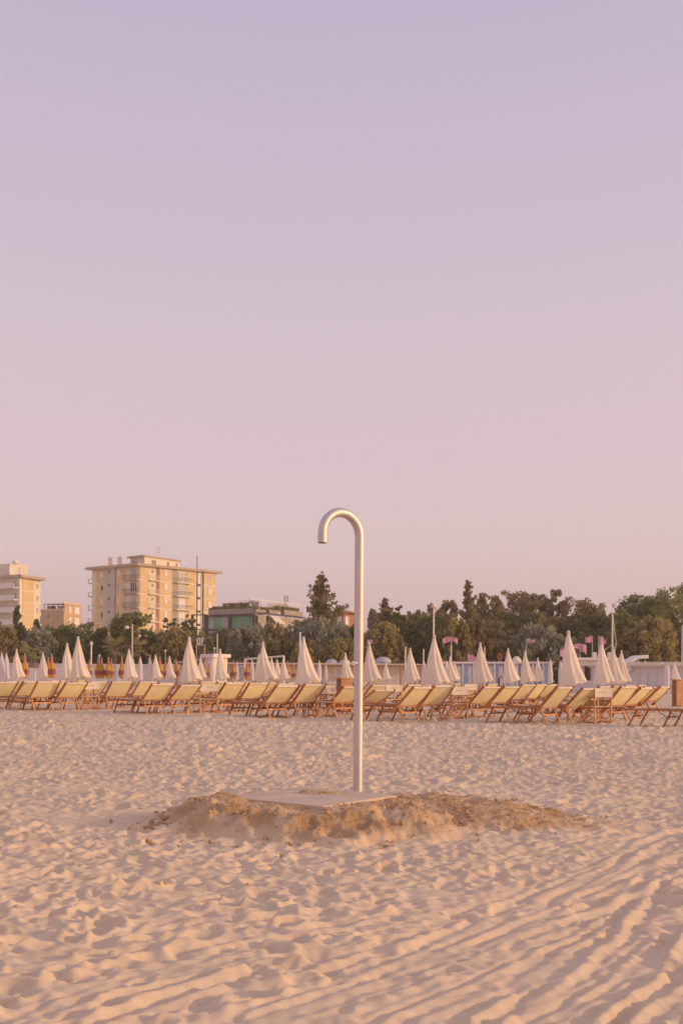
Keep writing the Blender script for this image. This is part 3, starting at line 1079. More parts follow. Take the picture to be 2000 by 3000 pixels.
    a.build('aerial', 'grey_paint', root)


def small_houses():
    A, B, C2 = plan(955, 178), plan(1006, 174), plan(1042, 178)
    root = empty('brick_house', (B[0], B[1], 0), 'small brick house with red eaves half hidden behind the shower pole', 'house')
    zt = at(1006, 1795, 174).z
    poly = body_poly(A, B, C2)
    MB().prism(poly, 0, zt).build('wall', 'red_brick_and_shade', root)
    g = grow(poly, .9)
    cx, cy = sum(p[0] for p in poly) / 4, sum(p[1] for p in poly) / 4
    r_ = MB().add([(p[0], p[1], zt + .001) for p in g] + [(cx, cy, zt + .9)], [(0, 1, 4), (1, 2, 4), (2, 3, 4), (3, 0, 4), (3, 2, 1, 0)])
    r_.build('roof', 'roof_tile', root)
    F, G = Facade(A, B), Facade(B, C2)
    for x0, x1 in ((990, 1002),):
        window(F, root, F.u(x0), F.u(x1), zt - 1.9, zt - .55, 0, 'shutter', 'white_paint', 0)
    window(G, root, G.u(1010), G.u(1020), zt - 1.9, zt - .55, 0, 'shutter', 'white_paint', 0)
    p = at(1192, 1806, 168)
    h = empty('far_house', (p.x, 168, 0), 'house roof of red tiles peeping out between two green treetops', 'house')
    MB().box(p.x - 1.6, p.x + 1.6, 168, 173, 0, p.z - .7).build('wall', 'cream_paint', h)
    MB().add([(p.x - 2, 167.5, p.z - .69), (p.x + 2, 167.5, p.z - .69), (p.x + 2, 173.5, p.z - .69), (p.x - 2, 173.5, p.z - .69), (p.x - 1.6, 170.5, p.z + .4), (p.x + 1.6, 170.5, p.z + .4)],
             [(3, 2, 1, 0), (0, 1, 5, 4), (2, 3, 4, 5), (1, 2, 5), (3, 0, 4)]).build('roof', 'roof_tile', h)
    p = at(1700, 1762, 190)
    h = empty('far_house', (p.x, 190, 0), 'top of an ochre house just above the brown treetops', 'house')
    MB().box(p.x - .45, p.x + .45, 190, 192, 0, p.z).build('wall', 'ochre_brick', h)
    MB().box(p.x - .6, p.x + .6, 189.8, 192.2, p.z + .001, p.z + .25).build('roof', 'eave', h)


# ------------------------------------------------------------------ trees
def leaf_quads(c, g, size, up=0.0, asp=1.0):
    """one leaf-sized quad per centre, turned at random"""
    n = len(c)
    a = g.normal(size=(n, 3)); a /= np.linalg.norm(a, axis=1)[:, None]
    b = g.normal(size=(n, 3)); b[:, 2] += up * 3
    b -= a * (a * b).sum(1)[:, None]; b /= np.linalg.norm(b, axis=1)[:, None] + 1e-9
    s = size * g.uniform(.55, 1.3, n)[:, None]
    e1 = np.cross(a, b) * s * .5
    e2 = b * s * .5 * asp
    v = np.stack([c - e1 * .6 - e2, c + e1 - e2 * .2, c + e1 * .5 + e2, c - e1 + e2 * .3], 1).reshape(-1, 3)
    q = np.arange(n * 4).reshape(n, 4)
    return v, q


def crown_points(kind, w, z0, z1, g, n):
    """leaf centres for a crown of half-width w between heights z0 and z1 (base at the origin)"""
    H = z1 - z0
    cl = []
    if kind == 'spire':
        k = 34
        for i in range(k):
            t = (i + .3 + .5 * g.rand()) / k
            rr = w * (1 - t) ** .95 * g.uniform(.25, 1.1) + .10
            a = g.rand() * 6.283
            for q in (.35, .6, .85, 1.05):
                cl.append((math.cos(a) * rr * q + .05 * w * g.normal(), math.sin(a) * rr * q, z0 + H * min(1, t * .93) + rr * q * .9,
                           (.08 * w + .13 * rr) * (1.25 - .6 * q), 1.25))
            cl.append((.06 * w * g.normal(), .06 * w * g.normal(), z0 + H * t, .10 * w * (1.3 - t), 1.6))
    elif kind == 'poplar':
        for i in range(64):
            t = (i + g.rand()) / 64
            rr = w * (.25 + .75 * math.sin(math.pi * min(1, .25 + t * .75)))
            a = g.rand() * 6.283
            r0 = g.rand() ** .5 * rr
            cl.append((math.cos(a) * r0, math.sin(a) * r0, z0 + H * (.05 + .93 * t), .22 * w * (1.1 - .5 * t), 1.9))
    else:
        k = 120 if kind == 'round' else 150
        for i in range(k):
            a = g.rand() * 6.283
            sz = g.uniform(-.95, 1)
            pw = 2.5
            rr = max(0, 1 - abs(sz) ** pw) ** (1 / pw)
            rad = g.uniform(.6, .97)
            rad *= 1 + .08 * math.sin(3 * a + 2 * sz + i % 2) * (g.rand() > .4)
            flare = 1.0 if kind == 'round' else (1.12 - .3 * (.5 + .5 * sz))
            cl.append((math.cos(a) * rr * w * rad * flare, math.sin(a) * rr * w * rad * flare, z0 + H * (.5 + .5 * sz * min(1, .35 + .65 * rad)),
                       w * g.uniform(.11, .24) if kind == 'round' else w * g.uniform(.08, .20), .9 if kind == 'round' else 1.5))
    wts = np.array([c[3] ** 2 for c in cl]); wts = wts / wts.sum()
    which = g.choice(len(cl), n, p=wts)
    C = np.array([c[:3] for c in cl])[which]
    rad = np.array([c[3] for c in cl])[which]
    st = np.array([c[4] for c in cl])[which]
    d = g.normal(size=(n, 3)); d /= np.linalg.norm(d, axis=1)[:, None]
    rr = rad * (.35 + .75 * g.rand(n) ** .6)
    p = C + d * rr[:, None] * np.stack([np.ones(n), np.ones(n), st], 1)
    lo, hi = np.percentile(p[:, 2], [1.5, 98.6])
    p[:, 2] = z0 + (p[:, 2] - lo) / (hi - lo) * (z1 - z0)
    sx = w / np.percentile(np.abs(p[:, :2]), 97)
    p[:, :2] *= sx
    p[:, 2] = np.maximum(p[:, 2], .12)
    return p, cl


TREES = 0


def tree(label, px, top, hw, Y, m, kind='round', bot=None, name='tree', cat='tree', group=None, dens=1.0, leaf=.26):
    global TREES
    TREES += 1
    g = np.random.RandomState(100 + TREES)
    p = at(px, top, Y)
    w = hw * Y / FPX * (1.2 if Y >= 128 and kind == 'round' else 1.05)
    z1 = p.z
    z0 = max(.25, at(px, bot, Y).z) if bot else .25
    root = empty(name, (p.x, Y, 0), label, cat, group)
    H = z1 - z0
    n = int(dens * (2 * w * H) * 200)
    n = max(900, min(n, 12000))
    pts, cl = crown_points(kind, w, z0, z1, g, n)
    up = .7 if kind in ('feather', 'poplar') else .1
    v, q = leaf_quads(pts, g, leaf, up, 1.5 if up > .5 else 1.0)
    np_mesh('crown', v, q, m, root)
    t = MB()
    tr = max(.10, w * .07)
    zz = z0 + H * (.55 if kind in ('round', 'feather') else .95)
    k = 6
    t.tube([(p.x + .12 * w * math.sin(i * 1.1) * (i / k), Y + .1 * w * math.cos(i * 1.7) * (i / k), zz * i / k) for i in range(k + 1)],
           [tr * (1.15 - .85 * i / k) for i in range(k + 1)], 7)
    tk = t.build('trunk', 'bark', root, True)
    lb = MB()
    for c in cl[:9]:
        h0 = min(zz * .9, max(.3, c[2] * .55))
        a = Vector((p.x + .06 * w * math.sin(h0), Y, h0))
        b = Vector((p.x + c[0], Y + c[1], c[2]))
        mid = (a + b) / 2 + Vector((0, 0, -.08 * w))
        lb.tube([a, mid, b], [tr * .45, tr * .3, tr * .12], 5)
    lb.build('limbs', 'bark', tk, True)
    return root


def palm(label, px, top, Y, length, m='leaf_bright', n=17):
    p = at(px, top, Y)
    zc = p.z - length * .35
    root = empty('palm_tree', (p.x, Y, 0), label, 'palm tree', 'small fan palms behind the parasols')
    MB().tube([(p.x, Y, 0), (p.x + .05, Y, zc * .5), (p.x, Y, zc)], [.30, .22, .20], 9).build('trunk', 'bark', root, True)
    g = random.Random(int(px))
    for k in range(n):
        a = k * 2.399 + g.uniform(-.2, .2)
        el = g.uniform(-.5, 1.25)
        b = MB()
        d = Vector((math.cos(a) * math.cos(el), math.sin(a) * math.cos(el), math.sin(el)))
        s = d.cross(Vector((0, 0, 1)))
        if s.length < .1: s = Vector((1, 0, 0))
        s.normalize()
        nn = s.cross(d).normalized()
        o = Vector((p.x, Y, zc))
        tip = o + d * length * .45
        b.tube([o, tip], [.035, .02], 5)
        # fan of blades
        for j in range(9):
            f = (j - 4) / 4 * 1.15
            e = d * math.cos(f) + s * math.sin(f)
            L = length * .58 * (1 - .15 * abs(f))
            w = nn.cross(e).normalized() * .05
            q = tip + e * L - Vector((0, 0, .12 * length * (.3 + abs(f) * .6)))
            mid = tip + e * L * .6
            b.add([tip - w * .4, tip + w * .4, mid + w, mid - w, q], [(0, 1, 2, 3), (3, 2, 4)])
        b.build('frond', m, root)
    return root


def vegetation():
    T = tree
    gp = 'trees and bushes behind the beach'
    # left part, front to back
    T('rounded olive bush cut by the left edge of the photo', 12, 1838, 46, 112, 'leaf_olive', 'feather', group=gp, name='bush', cat='bush')
    T('narrow dark cypress in front of the leftmost apartment block', 52, 1786, 17, 122, 'leaf_dark', 'poplar', group=gp, name='cypress')
    T('dark shrubby tree around the foot of the narrow cypress', 62, 1840, 30, 124, 'leaf_dark', 'round', group=gp)
    T('grey olive bush below the ochre apartment block corner', 112, 1852, 46, 114, 'leaf_silver', 'feather', group=gp, name='bush', cat='bush')
    T('broad green tree in front of the brown house block', 182, 1838, 62, 118, 'leaf_green', 'round', group=gp)
    T('thin dark sapling leaning between pale block and brown house', 108, 1822, 16, 130, 'leaf_dark', 'poplar', group=gp)
    T('dark green tree at the left foot of the tall tower', 255, 1834, 48, 121, 'leaf_green', 'round', group=gp)
    T('deep green tree below the shaded front of the tall tower', 312, 1846, 46, 119, 'leaf_dark', 'round', group=gp)
    T('largest green tree, covering the corner of the tall tower', 385, 1802, 62, 116, 'leaf_green', 'round', group=gp, dens=1.1)
    T('dark tree low behind the lamp post beside the largest green tree', 436, 1862, 34, 113, 'leaf_dark', 'round', group=gp)
    T('ochre bush to the right of the largest green tree', 512, 1848, 58, 112, 'leaf_ochre', 'feather', group=gp, name='bush', cat='bush')
    T('small dark treetop before the sunny front of the tall tower', 500, 1820, 24, 128, 'leaf_dark', 'round', group=gp)
    T('small dark green treetop touching the open steel frame', 552, 1818, 25, 127, 'leaf_green', 'round', group=gp)
    T('dry ochre foliage around the white letters sign', 600, 1858, 34, 116, 'leaf_ochre', 'round', group=gp, dens=.8)
    T('pale dry shrub low beside the cream kiosk', 560, 1898, 40, 111, 'leaf_brown', 'feather', group=gp, name='bush', cat='bush', dens=.8)
    T('wide silver olive bush in front of the glass villa', 735, 1842, 62, 113, 'leaf_silver', 'feather', group=gp, name='bush', cat='bush', dens=1.1)
    T('silver olive bush overlapping the right half of the glass villa', 800, 1842, 62, 114, 'leaf_olive', 'feather', group=gp, name='bush', cat='bush')
    T('dark olive bush between silver bushes and tall spire tree', 858, 1838, 46, 117, 'leaf_silver', 'feather', group=gp, name='bush', cat='bush')
    T('tall loose spire tree standing out against the sky left of the shower', 942, 1692, 52, 121, 'leaf_olive', 'spire', bot=1862, group=gp, dens=.8)
    T('dark leafy base growing around the tall loose spire tree', 925, 1795, 58, 123, 'leaf_olive', 'round', group=gp)
    T('big silver green bush just left of the shower pole', 945, 1826, 78, 115, 'leaf_silver', 'feather', group=gp, name='bush', cat='bush')
    T('low ochre bush left of the shower pole', 905, 1886, 52, 110, 'leaf_ochre', 'feather', group=gp, name='bush', cat='bush')
    T('low ochre bush directly behind the shower pole', 1000, 1880, 50, 110, 'leaf_ochre', 'feather', group=gp, name='bush', cat='bush')
    T('olive tree behind the shower pole below the brick house', 1025, 1835, 46, 117, 'leaf_olive', 'round', group=gp)
    # right of the pole
    T('thin pale poplar with two tips right of the shower', 1128, 1756, 24, 134, 'leaf_olive', 'spire', bot=1830, group=gp)
    T('pale rounded foliage at the foot of the two tipped poplar', 1122, 1792, 36, 133, 'leaf_olive', 'round', group=gp)
    T('grey green poplar group right beside the shower pole', 1090, 1798, 40, 132, 'leaf_silver', 'poplar', group=gp)
    T('dark round treetop right of the two tipped poplar', 1166, 1783, 20, 130, 'leaf_green', 'round', group=gp)
    T('bright green round treetop right of the red tiled roof', 1218, 1797, 27, 129, 'leaf_bright', 'round', group=gp)
    T('ochre olive bush right of the shower pole', 1130, 1834, 62, 112, 'leaf_ochre', 'feather', group=gp, name='bush', cat='bush')
    T('dark green tree between ochre bush and tall mast', 1196, 1835, 44, 120, 'leaf_dark', 'round', group=gp)
    T('dark olive tree behind the tall mast', 1262, 1812, 60, 117, 'leaf_dark', 'round', group=gp)
    T('olive treetop behind the head of the tall mast', 1265, 1790, 52, 132, 'leaf_olive', 'round', group=gp)
    T('grey olive treetop right of the tall mast', 1310, 1772, 44, 136, 'leaf_olive', 'feather', group=gp)
    T('ragged spire tree poking above the woods right of the mast', 1370, 1706, 30, 126, 'leaf_olive', 'spire', bot=1830, group=gp, dens=.7)
    T('ochre bush with round top, left one of a touching pair', 1342, 1822, 40, 111, 'leaf_ochre', 'feather', group=gp, name='bush', cat='bush')
    T('ochre brown bush, right one of a touching pair', 1386, 1824, 32, 112, 'leaf_brown', 'feather', group=gp, name='bush', cat='bush')
    T('dark tree right of the ochre bush pair', 1442, 1826, 56, 114, 'leaf_olive', 'round', group=gp)
    T('deep shaded dark tree above the red ring', 1500, 1826, 50, 122, 'leaf_dark', 'round', group=gp)
    T('grey green pine behind the ragged spire tree', 1400, 1768, 46, 140, 'leaf_silver', 'round', group=gp)
    T('olive pine right of the ragged spire tree', 1436, 1752, 44, 138, 'leaf_olive', 'round', group=gp)
    T('sunlit brownish pine crown left on the wood skyline', 1500, 1744, 56, 142, 'leaf_brown', 'round', group=gp)
    T('olive pine crown right after the sunlit brownish one', 1560, 1746, 52, 144, 'leaf_olive', 'round', group=gp)
    T('dark knobbly pine crown at the highest bump of the wood', 1626, 1738, 32, 143, 'leaf_olive', 'round', group=gp)
    T('wide red brown crown right of the highest bump', 1690, 1766, 62, 141, 'leaf_brown', 'round', group=gp)
    T('yellow green crown where the skyline drops', 1752, 1780, 40, 145, 'leaf_bright', 'round', group=gp, dens=.8)
    T('dark oak crown filling the wood under the brownish pine', 1520, 1802, 66, 132, 'leaf_dark', 'round', group=gp)
    T('dark oak crown in the middle of the wood', 1610, 1806, 62, 131, 'leaf_olive', 'round', group=gp)
    T('dark oak crown behind the pink flags', 1720, 1806, 70, 129, 'leaf_dark', 'round', group=gp)
    T('silver grey weeping bush behind the blue cabins', 1580, 1844, 76, 113, 'leaf_silver', 'feather', group=gp, name='bush', cat='bush', dens=1.1)
    T('smaller silver grey bush right of the weeping one', 1650, 1872, 44, 112, 'leaf_silver', 'feather', group=gp, name='bush', cat='bush')
    T('deep shaded bush under the pink flags', 1735, 1866, 60, 116, 'leaf_dark', 'round', group=gp, name='bush', cat='bush')
    T('dark green tree right of the leaning mast', 1832, 1800, 52, 124, 'leaf_green', 'round', group=gp)
    T('green tree with ragged top left of the tallest right hand tree', 1868, 1748, 50, 134, 'leaf_green', 'round', bot=1850, group=gp)
    T('green crown below the ragged topped tree', 1890, 1790, 60, 133, 'leaf_green', 'round', group=gp)
    T('tall bright green tree cut by the right edge', 1992, 1724, 70, 130, 'leaf_bright', 'round', group=gp)
    T('green crown left beside the tall bright tree', 1935, 1772, 44, 132, 'leaf_green', 'round', group=gp)
    T('large ochre olive bush near the right edge', 1905, 1818, 68, 112, 'leaf_ochre', 'feather', group=gp, name='bush', cat='bush', dens=1.1)
    T('lower brown bush left of the large ochre olive bush', 1838, 1862, 42, 111, 'leaf_brown', 'feather', group=gp, name='bush', cat='bush')
    T('dark bush at the foot of the tree by the right edge', 1985, 1850, 48, 118, 'leaf_dark', 'round', group=gp, name='bush', cat='bush')
    T('tiny round dark bush beside the blue cabin door', 1628, 1944, 12, 96, 'leaf_dark', 'round', name='bush', cat='bush', leaf=.16)
    palm('small fan palm behind the leftmost parasols', 88, 1902, 106, 1.5)
    palm('fan palm left of the lamp post', 335, 1884, 106, 1.75, 'leaf_olive')
    palm('fan palm right of the lamp post', 408, 1888, 106, 1.55, 'leaf_olive')
    # closed dark wood behind the single trees
    g = np.random.RandomState(3)
    n = 30000
    pxs = g.uniform(-150, 2150, n)
    Ys = g.uniform(150, 160, n)
    topy = 1868 - 14 * np.sin(pxs * .012) - 9 * np.sin(pxs * .05) - 45 * sstep(1050, 1200, pxs)
    X = (pxs - 1000) / FPX * Ys
    zt = CAMH + (hor(0) + 4 - topy) * Ys / FPX
    Z = g.rand(n) ** .7 * zt
    v, q = leaf_quads(np.stack([X, Ys, Z], 1), g, .75)
    o = np_mesh('woodland', v, q, 'leaf_dark')
    tag(o, 'closed dark wood filling the gaps behind the single trees', 'woods', kind='stuff')


# ------------------------------------------------------------------ beach buildings
def beach_buildings():
    Y = 100.0
    # --- white and blue bathing cabins, one thing per cabin
    edges = [1290, 1323, 1354, 1386, 1417, 1446, 1476, 1512, 1538, 1559, 1588, 1622]
    for i, (x0, x1) in enumerate(zip(edges[:-1], edges[1:])):
        a, b_ = at(x0, 1985, Y), at(x1, 1985, Y)
        zt = at((x0 + x1) / 2, 1944, Y).z
        root = empty('bathing_cabin', ((a.x + b_.x) / 2, Y, 0),
                     f'white and blue bathing cabin, {nth(i, len(edges) - 1)} in the cabin row', 'cabin', 'bathing cabins in a row')
        MB().box(a.x + .05, b_.x - .05, Y, Y + 2.2, 0, zt).build('wall', 'blue_paint' if i != 9 else 'deep_blue_paint', root)
        MB().box(a.x, b_.x - .003, Y - .35, Y + 2.4, zt + .001, zt + .17).build('roof', 'white_paint', root)
        MB().box(a.x - .07, a.x + .09, Y - .28, Y - .06, 0, zt).build('post', 'white_paint', root)
        if i != 9:
            dw = (b_.x - a.x)
            d = MB().box(a.x + dw * .48, b_.x - dw * .12, Y - .06, Y - .002, .1, zt - .25).build('door', 'white_paint', root)
            MB().box(a.x + dw * .53, a.x + dw * .57, Y - .10, Y - .061, 1.0, 1.12).build('handle', 'dark_steel', d)
        else:
            d = MB().box(a.x + .15, b_.x - .25, Y - .06, Y - .002, .1, zt - .2).build('door', 'deep_blue_paint', root)
    # --- long beach bar under a pale awning roof
    a, b_ = at(672, 1985, 96), at(1288, 1985, 96)
    zt = at(980, 1948, 96).z
    root = empty('beach_bar', ((a.x + b_.x) / 2, 96, 0), 'long low pale beach bar with brown edged flat roof behind the parasols', 'building')
    MB().box(a.x, b_.x - .3, 97, 99, 0, zt).build('wall', 'lavender_shade_wall', root)
    MB().box(a.x - .3, b_.x, 95.6, 99.3, zt + .001, zt + .14).build('roof', 'cream_paint', root)
    MB().box(a.x - .3, b_.x, 95.52, 95.598, zt - .1, zt + .04).build('fascia', 'brown_trim', root)
    x = a.x
    k = 0
    while x < b_.x - 1.2:
        w = 1.18
        MB().box(x + .1, x + w - .05, 96.93, 96.998, .1, zt - .15).build('wall_panel', ('white_paint', 'cream_paint', 'lavender_shade_wall', 'cream_paint')[k % 4], root)
        if k % 2 == 0:
            MB().box(x - .03, x + .05, 95.7, 95.8, 0, zt).build('post', 'brown_trim' if k % 4 else 'white_paint', root)
        x += w
        k += 1
    # --- cream kiosk with sloping roof
    a, b_, c_ = at(596, 1985, 92), at(626, 1985, 90), at(666, 1985, 91.5)
    zt = at(630, 1926, 90).z
    kroot = empty('kiosk', (b_.x, 90, 0), 'cream kiosk with projecting roof band left of the wide silver bush', 'kiosk')
    poly = body_poly((a.x, 92), (b_.x, 90), (c_.x, 91.5))
    MB().prism(poly, 0, zt).build('wall', 'cream_paint', kroot)
    MB().prism(grow(poly, .3), zt + .001, zt + .30).build('roof_band', 'white_paint', kroot)
    F = Facade((b_.x, 90), (c_.x, 91.5))
    s = MB(); F.pbox(s, 640, 1950, 655, 1985, 0, .05); s.build('door', 'pale_wall', kroot)
    a2 = at(520, 1985, 93)
    zl = at(560, 1932, 93).z
    aw = empty('awning_shelter', (a2.x, 93, 0), 'grey sloping awning shelter attached left of the cream kiosk', 'shelter')
    MB().hexa([(a2.x, 91.5, zl - .35), (a.x + .1, 91.5, zl), (a.x + .1, 94, zl), (a2.x, 94, zl - .35),
               (a2.x, 91.5, zl - .25), (a.x + .1, 91.5, zl + .1), (a.x + .1, 94, zl + .1), (a2.x, 94, zl - .25)]).build('roof', 'grey_paint', aw)
    for xx in (a2.x + .1, (a2.x + a.x) / 2):
        MB().box(xx, xx + .1, 91.6, 91.7, 0, zl - .22).build('post', 'brown_trim', aw)
    MB().box(a2.x, a.x, 93.9, 94, 0, zl - .5).build('back_wall', 'pale_wall', aw)
    # --- low white boundary wall on the left with a row of bays
    a, b_ = at(-60, 1985, 97), at(525, 1985, 97)
    zt = at(230, 1948, 97).z
    lw = empty('boundary_wall', ((a.x + b_.x) / 2, 97, 0), 'low white wall behind the orange parasols on the left', 'wall')
    lw['kind'] = 'thing'
    MB().box(a.x, b_.x, 97, 97.3, 0, zt).build('wall', 'lavender_shade_wall', lw)
    MB().box(a.x - .05, b_.x + .05, 96.9, 97.4, zt + .001, zt + .1).build('coping', 'white_paint', lw)
    x = a.x
    while x < b_.x:
        MB().box(x, x + .25, 96.86, 96.998, 0, zt).build('pier_or_shade_strip', 'white_paint', lw)
        x += 3.1
    # --- thatched canopy on the left
    p = at(104, 1962, 84)
    zt = at(104, 1941, 84).z; ze = at(104, 1955, 84).z
    th = empty('thatched_canopy', (p.x, 84, 0), 'dark thatched sun canopy between two cream parasols on the left', 'canopy')
    MB().lathe((p.x, 84, ze), [(.75, -.03), (.72, 0), (.45, (zt - ze) * .7), (.06, zt - ze)], 14).build('roof', 'thatch', th)
    MB().tube([(p.x, 84, 0), (p.x, 84, ze + .05)], .05, 8).build('post', 'white_paint', th)
    # --- long pale building on the right
    a, b_ = at(1648, 1985, 92), at(2080, 1985, 84)
    F = Facade((a.x, 92), (b_.x, 84))
    L = (F.b - F.a).length
    zt = F.uz(1850, 1951)[1]
    r = empty('beach_house', (a.x, 92, 0), 'long low cream white beach house on the right, shade in its lavender colour, one dark doorway', 'building')
    bx = MB(); F.box(bx, 0, L, 0, zt, -6, 0); bx.build('wall', 'lavender_shade_wall', r)
    bx = MB(); F.box(bx, -.2, L, zt + .001, zt + .32, -6.2, .35); bx.build('roof', 'pale_wall', r)
    bx = MB(); F.box(bx, F.u(1722, 1960), L, zt - .12, zt - .002, .001, .12); bx.build('cornice', 'cream_paint', r)
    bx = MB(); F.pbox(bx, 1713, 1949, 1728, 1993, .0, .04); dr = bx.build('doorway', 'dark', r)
    bx = MB(); F.pbox(bx, 1711.5, 1948, 1713, 1993, .0, .1); F.pbox(bx, 1728, 1948, 1729.5, 1993, .0, .1); bx.build('frame', 'brown_trim', dr)
    bx = MB(); F.pbox(bx, 1820, 1967, 1846, 1968.6, .0, .06); F.pbox(bx, 1852, 1967, 1960, 1968.6, .0, .06); bx.build('ledge', 'pale_wall', r)
    for x0 in (1768, 1802, 1830, 1872, 1898, 1924, 1975):
        bx = MB(); F.pbox(bx, x0, 1952, x0 + 1.2, 2010, .0, .05); bx.build('wall_joint', 'pale_wall', r)
    for x0, x1 in ((1740, 1766), (1874, 1896), (1900, 1922)):
        bx = MB(); F.pbox(bx, x0, 1972, x1, 2008, .0, .03); bx.build('shutter', 'lavender_shade_wall', r)
    bx = MB(); F.pbox(bx, 1844.5, 1953, 1852.5, 1966, .06, .5); bx.build('wall_lamp', 'white_paint', r)
    bx = MB(); F.pbox(bx, 1938, 1942, 1947, 1950, .36, .75); bx.build('wall_lamp', 'white_paint', r)
    # rolled white cover standing at the wall
    p = at(1952, 1985, 83)
    z0, z1 = 0, at(1952, 1950, 83).z
    rc = MB().lathe((p.x, 83, 0), [(.20, 0), (.23, .3), (.20, 1.0), (.22, 1.5), (.20, z1 - .1), (.10, z1), (.02, z1 + .02)], 14).build('rolled_cover', 'white_cloth', None, True)
    tag(rc, 'white rolled cover standing upright against the cream white beach house', 'cover')
    # rooftop shelter with white canopy
    p0, p1 = at(1826, 1930, 93), at(1889, 1930, 93)
    zb = F.uz(1857, 1943)[1] + .0
    rs = empty('roof_shelter', ((p0.x + p1.x) / 2, 91, zt + .32), 'white canopy with raised right end on the beach house roof', 'shelter')
    zA, zB = at(1826, 1935, 91).z, at(1880, 1917, 91).z
    xA, xM, xB = at(1822, 1930, 91).x, at(1862, 1930, 91).x, at(1889, 1930, 91).x
    rb = MB()
    for xa, xb, za, zb_ in ((xA, xM, zA - .25, zB - .1), (xM + .002, xB, zB - .1, zB - .05)):
        rb.hexa([(xa, 90, za - .30), (xb, 90, zb_ - .30), (xb, 92.5, zb_ - .30), (xa, 92.5, za - .30), (xa, 90, za), (xb, 90, zb_), (xb, 92.5, zb_), (xa, 92.5, za)])
    rb.build('roof', 'white_paint', rs)
    zr = zt + .322
    for xx in (xA + .2, xM - .1, xB - .3):
        MB().box(xx, xx + .12, 90.1, 90.2, zr, zB - .55 if xx > xA + .5 else zA - .5).build('post', 'white_paint', rs)
    MB().box(xA + .35, xB - .35, 90.6, 90.7, zr, zB - .75).build('screen', 'grey_paint', rs)
    # low white roof sheds left of it
    sx0, sx1 = at(1690, 1935, 95).x, at(1815, 1935, 95).x
    sh = empty('roof_shed', ((sx0 + sx1) / 2, 95, 0), 'low white shed roof behind the parasols right of the pink flags', 'shed')
    z1_ = at(1750, 1927, 95).z
    MB().box(sx0, sx1, 95, 97, 0, z1_ - .2).build('wall', 'pale_wall', sh)
    MB().box(sx0 - .2, sx1 + .2, 94.7, 97.2, z1_ - .199, z1_).build('roof', 'white_paint', sh)
    for x0, x1 in ((1738, 1748), (1784, 1794)):
        q0, q1 = at(x0, 1930, 95), at(x1, 1930, 95)
        MB().box(q0.x, q1.x, 95.2, 95.8, z1_ + .001, z1_ + .5).build('chimney', 'pale_wall', sh)
    # white dome hut behind the cabins
    p = at(1512, 1940, 103)
    z0, z1 = at(1512, 1944, 103).z, at(1512, 1922, 103).z
    dm = empty('dome_hut', (p.x, 103, 0), 'small cream hut with rounded roof rising behind the cabins', 'hut')
    MB().box(p.x - .35, p.x + .35, 102.7, 103.3, 0, z0).build('wall', 'cream_paint', dm)
    MB().lathe((p.x, 103, z0), [(.5, 0), (.46, (z1 - z0) * .45), (.25, (z1 - z0) * .85), (.03, z1 - z0)], 14).build('roof', 'cream_paint', dm, True)


# ------------------------------------------------------------------ beach furniture
LW = .76


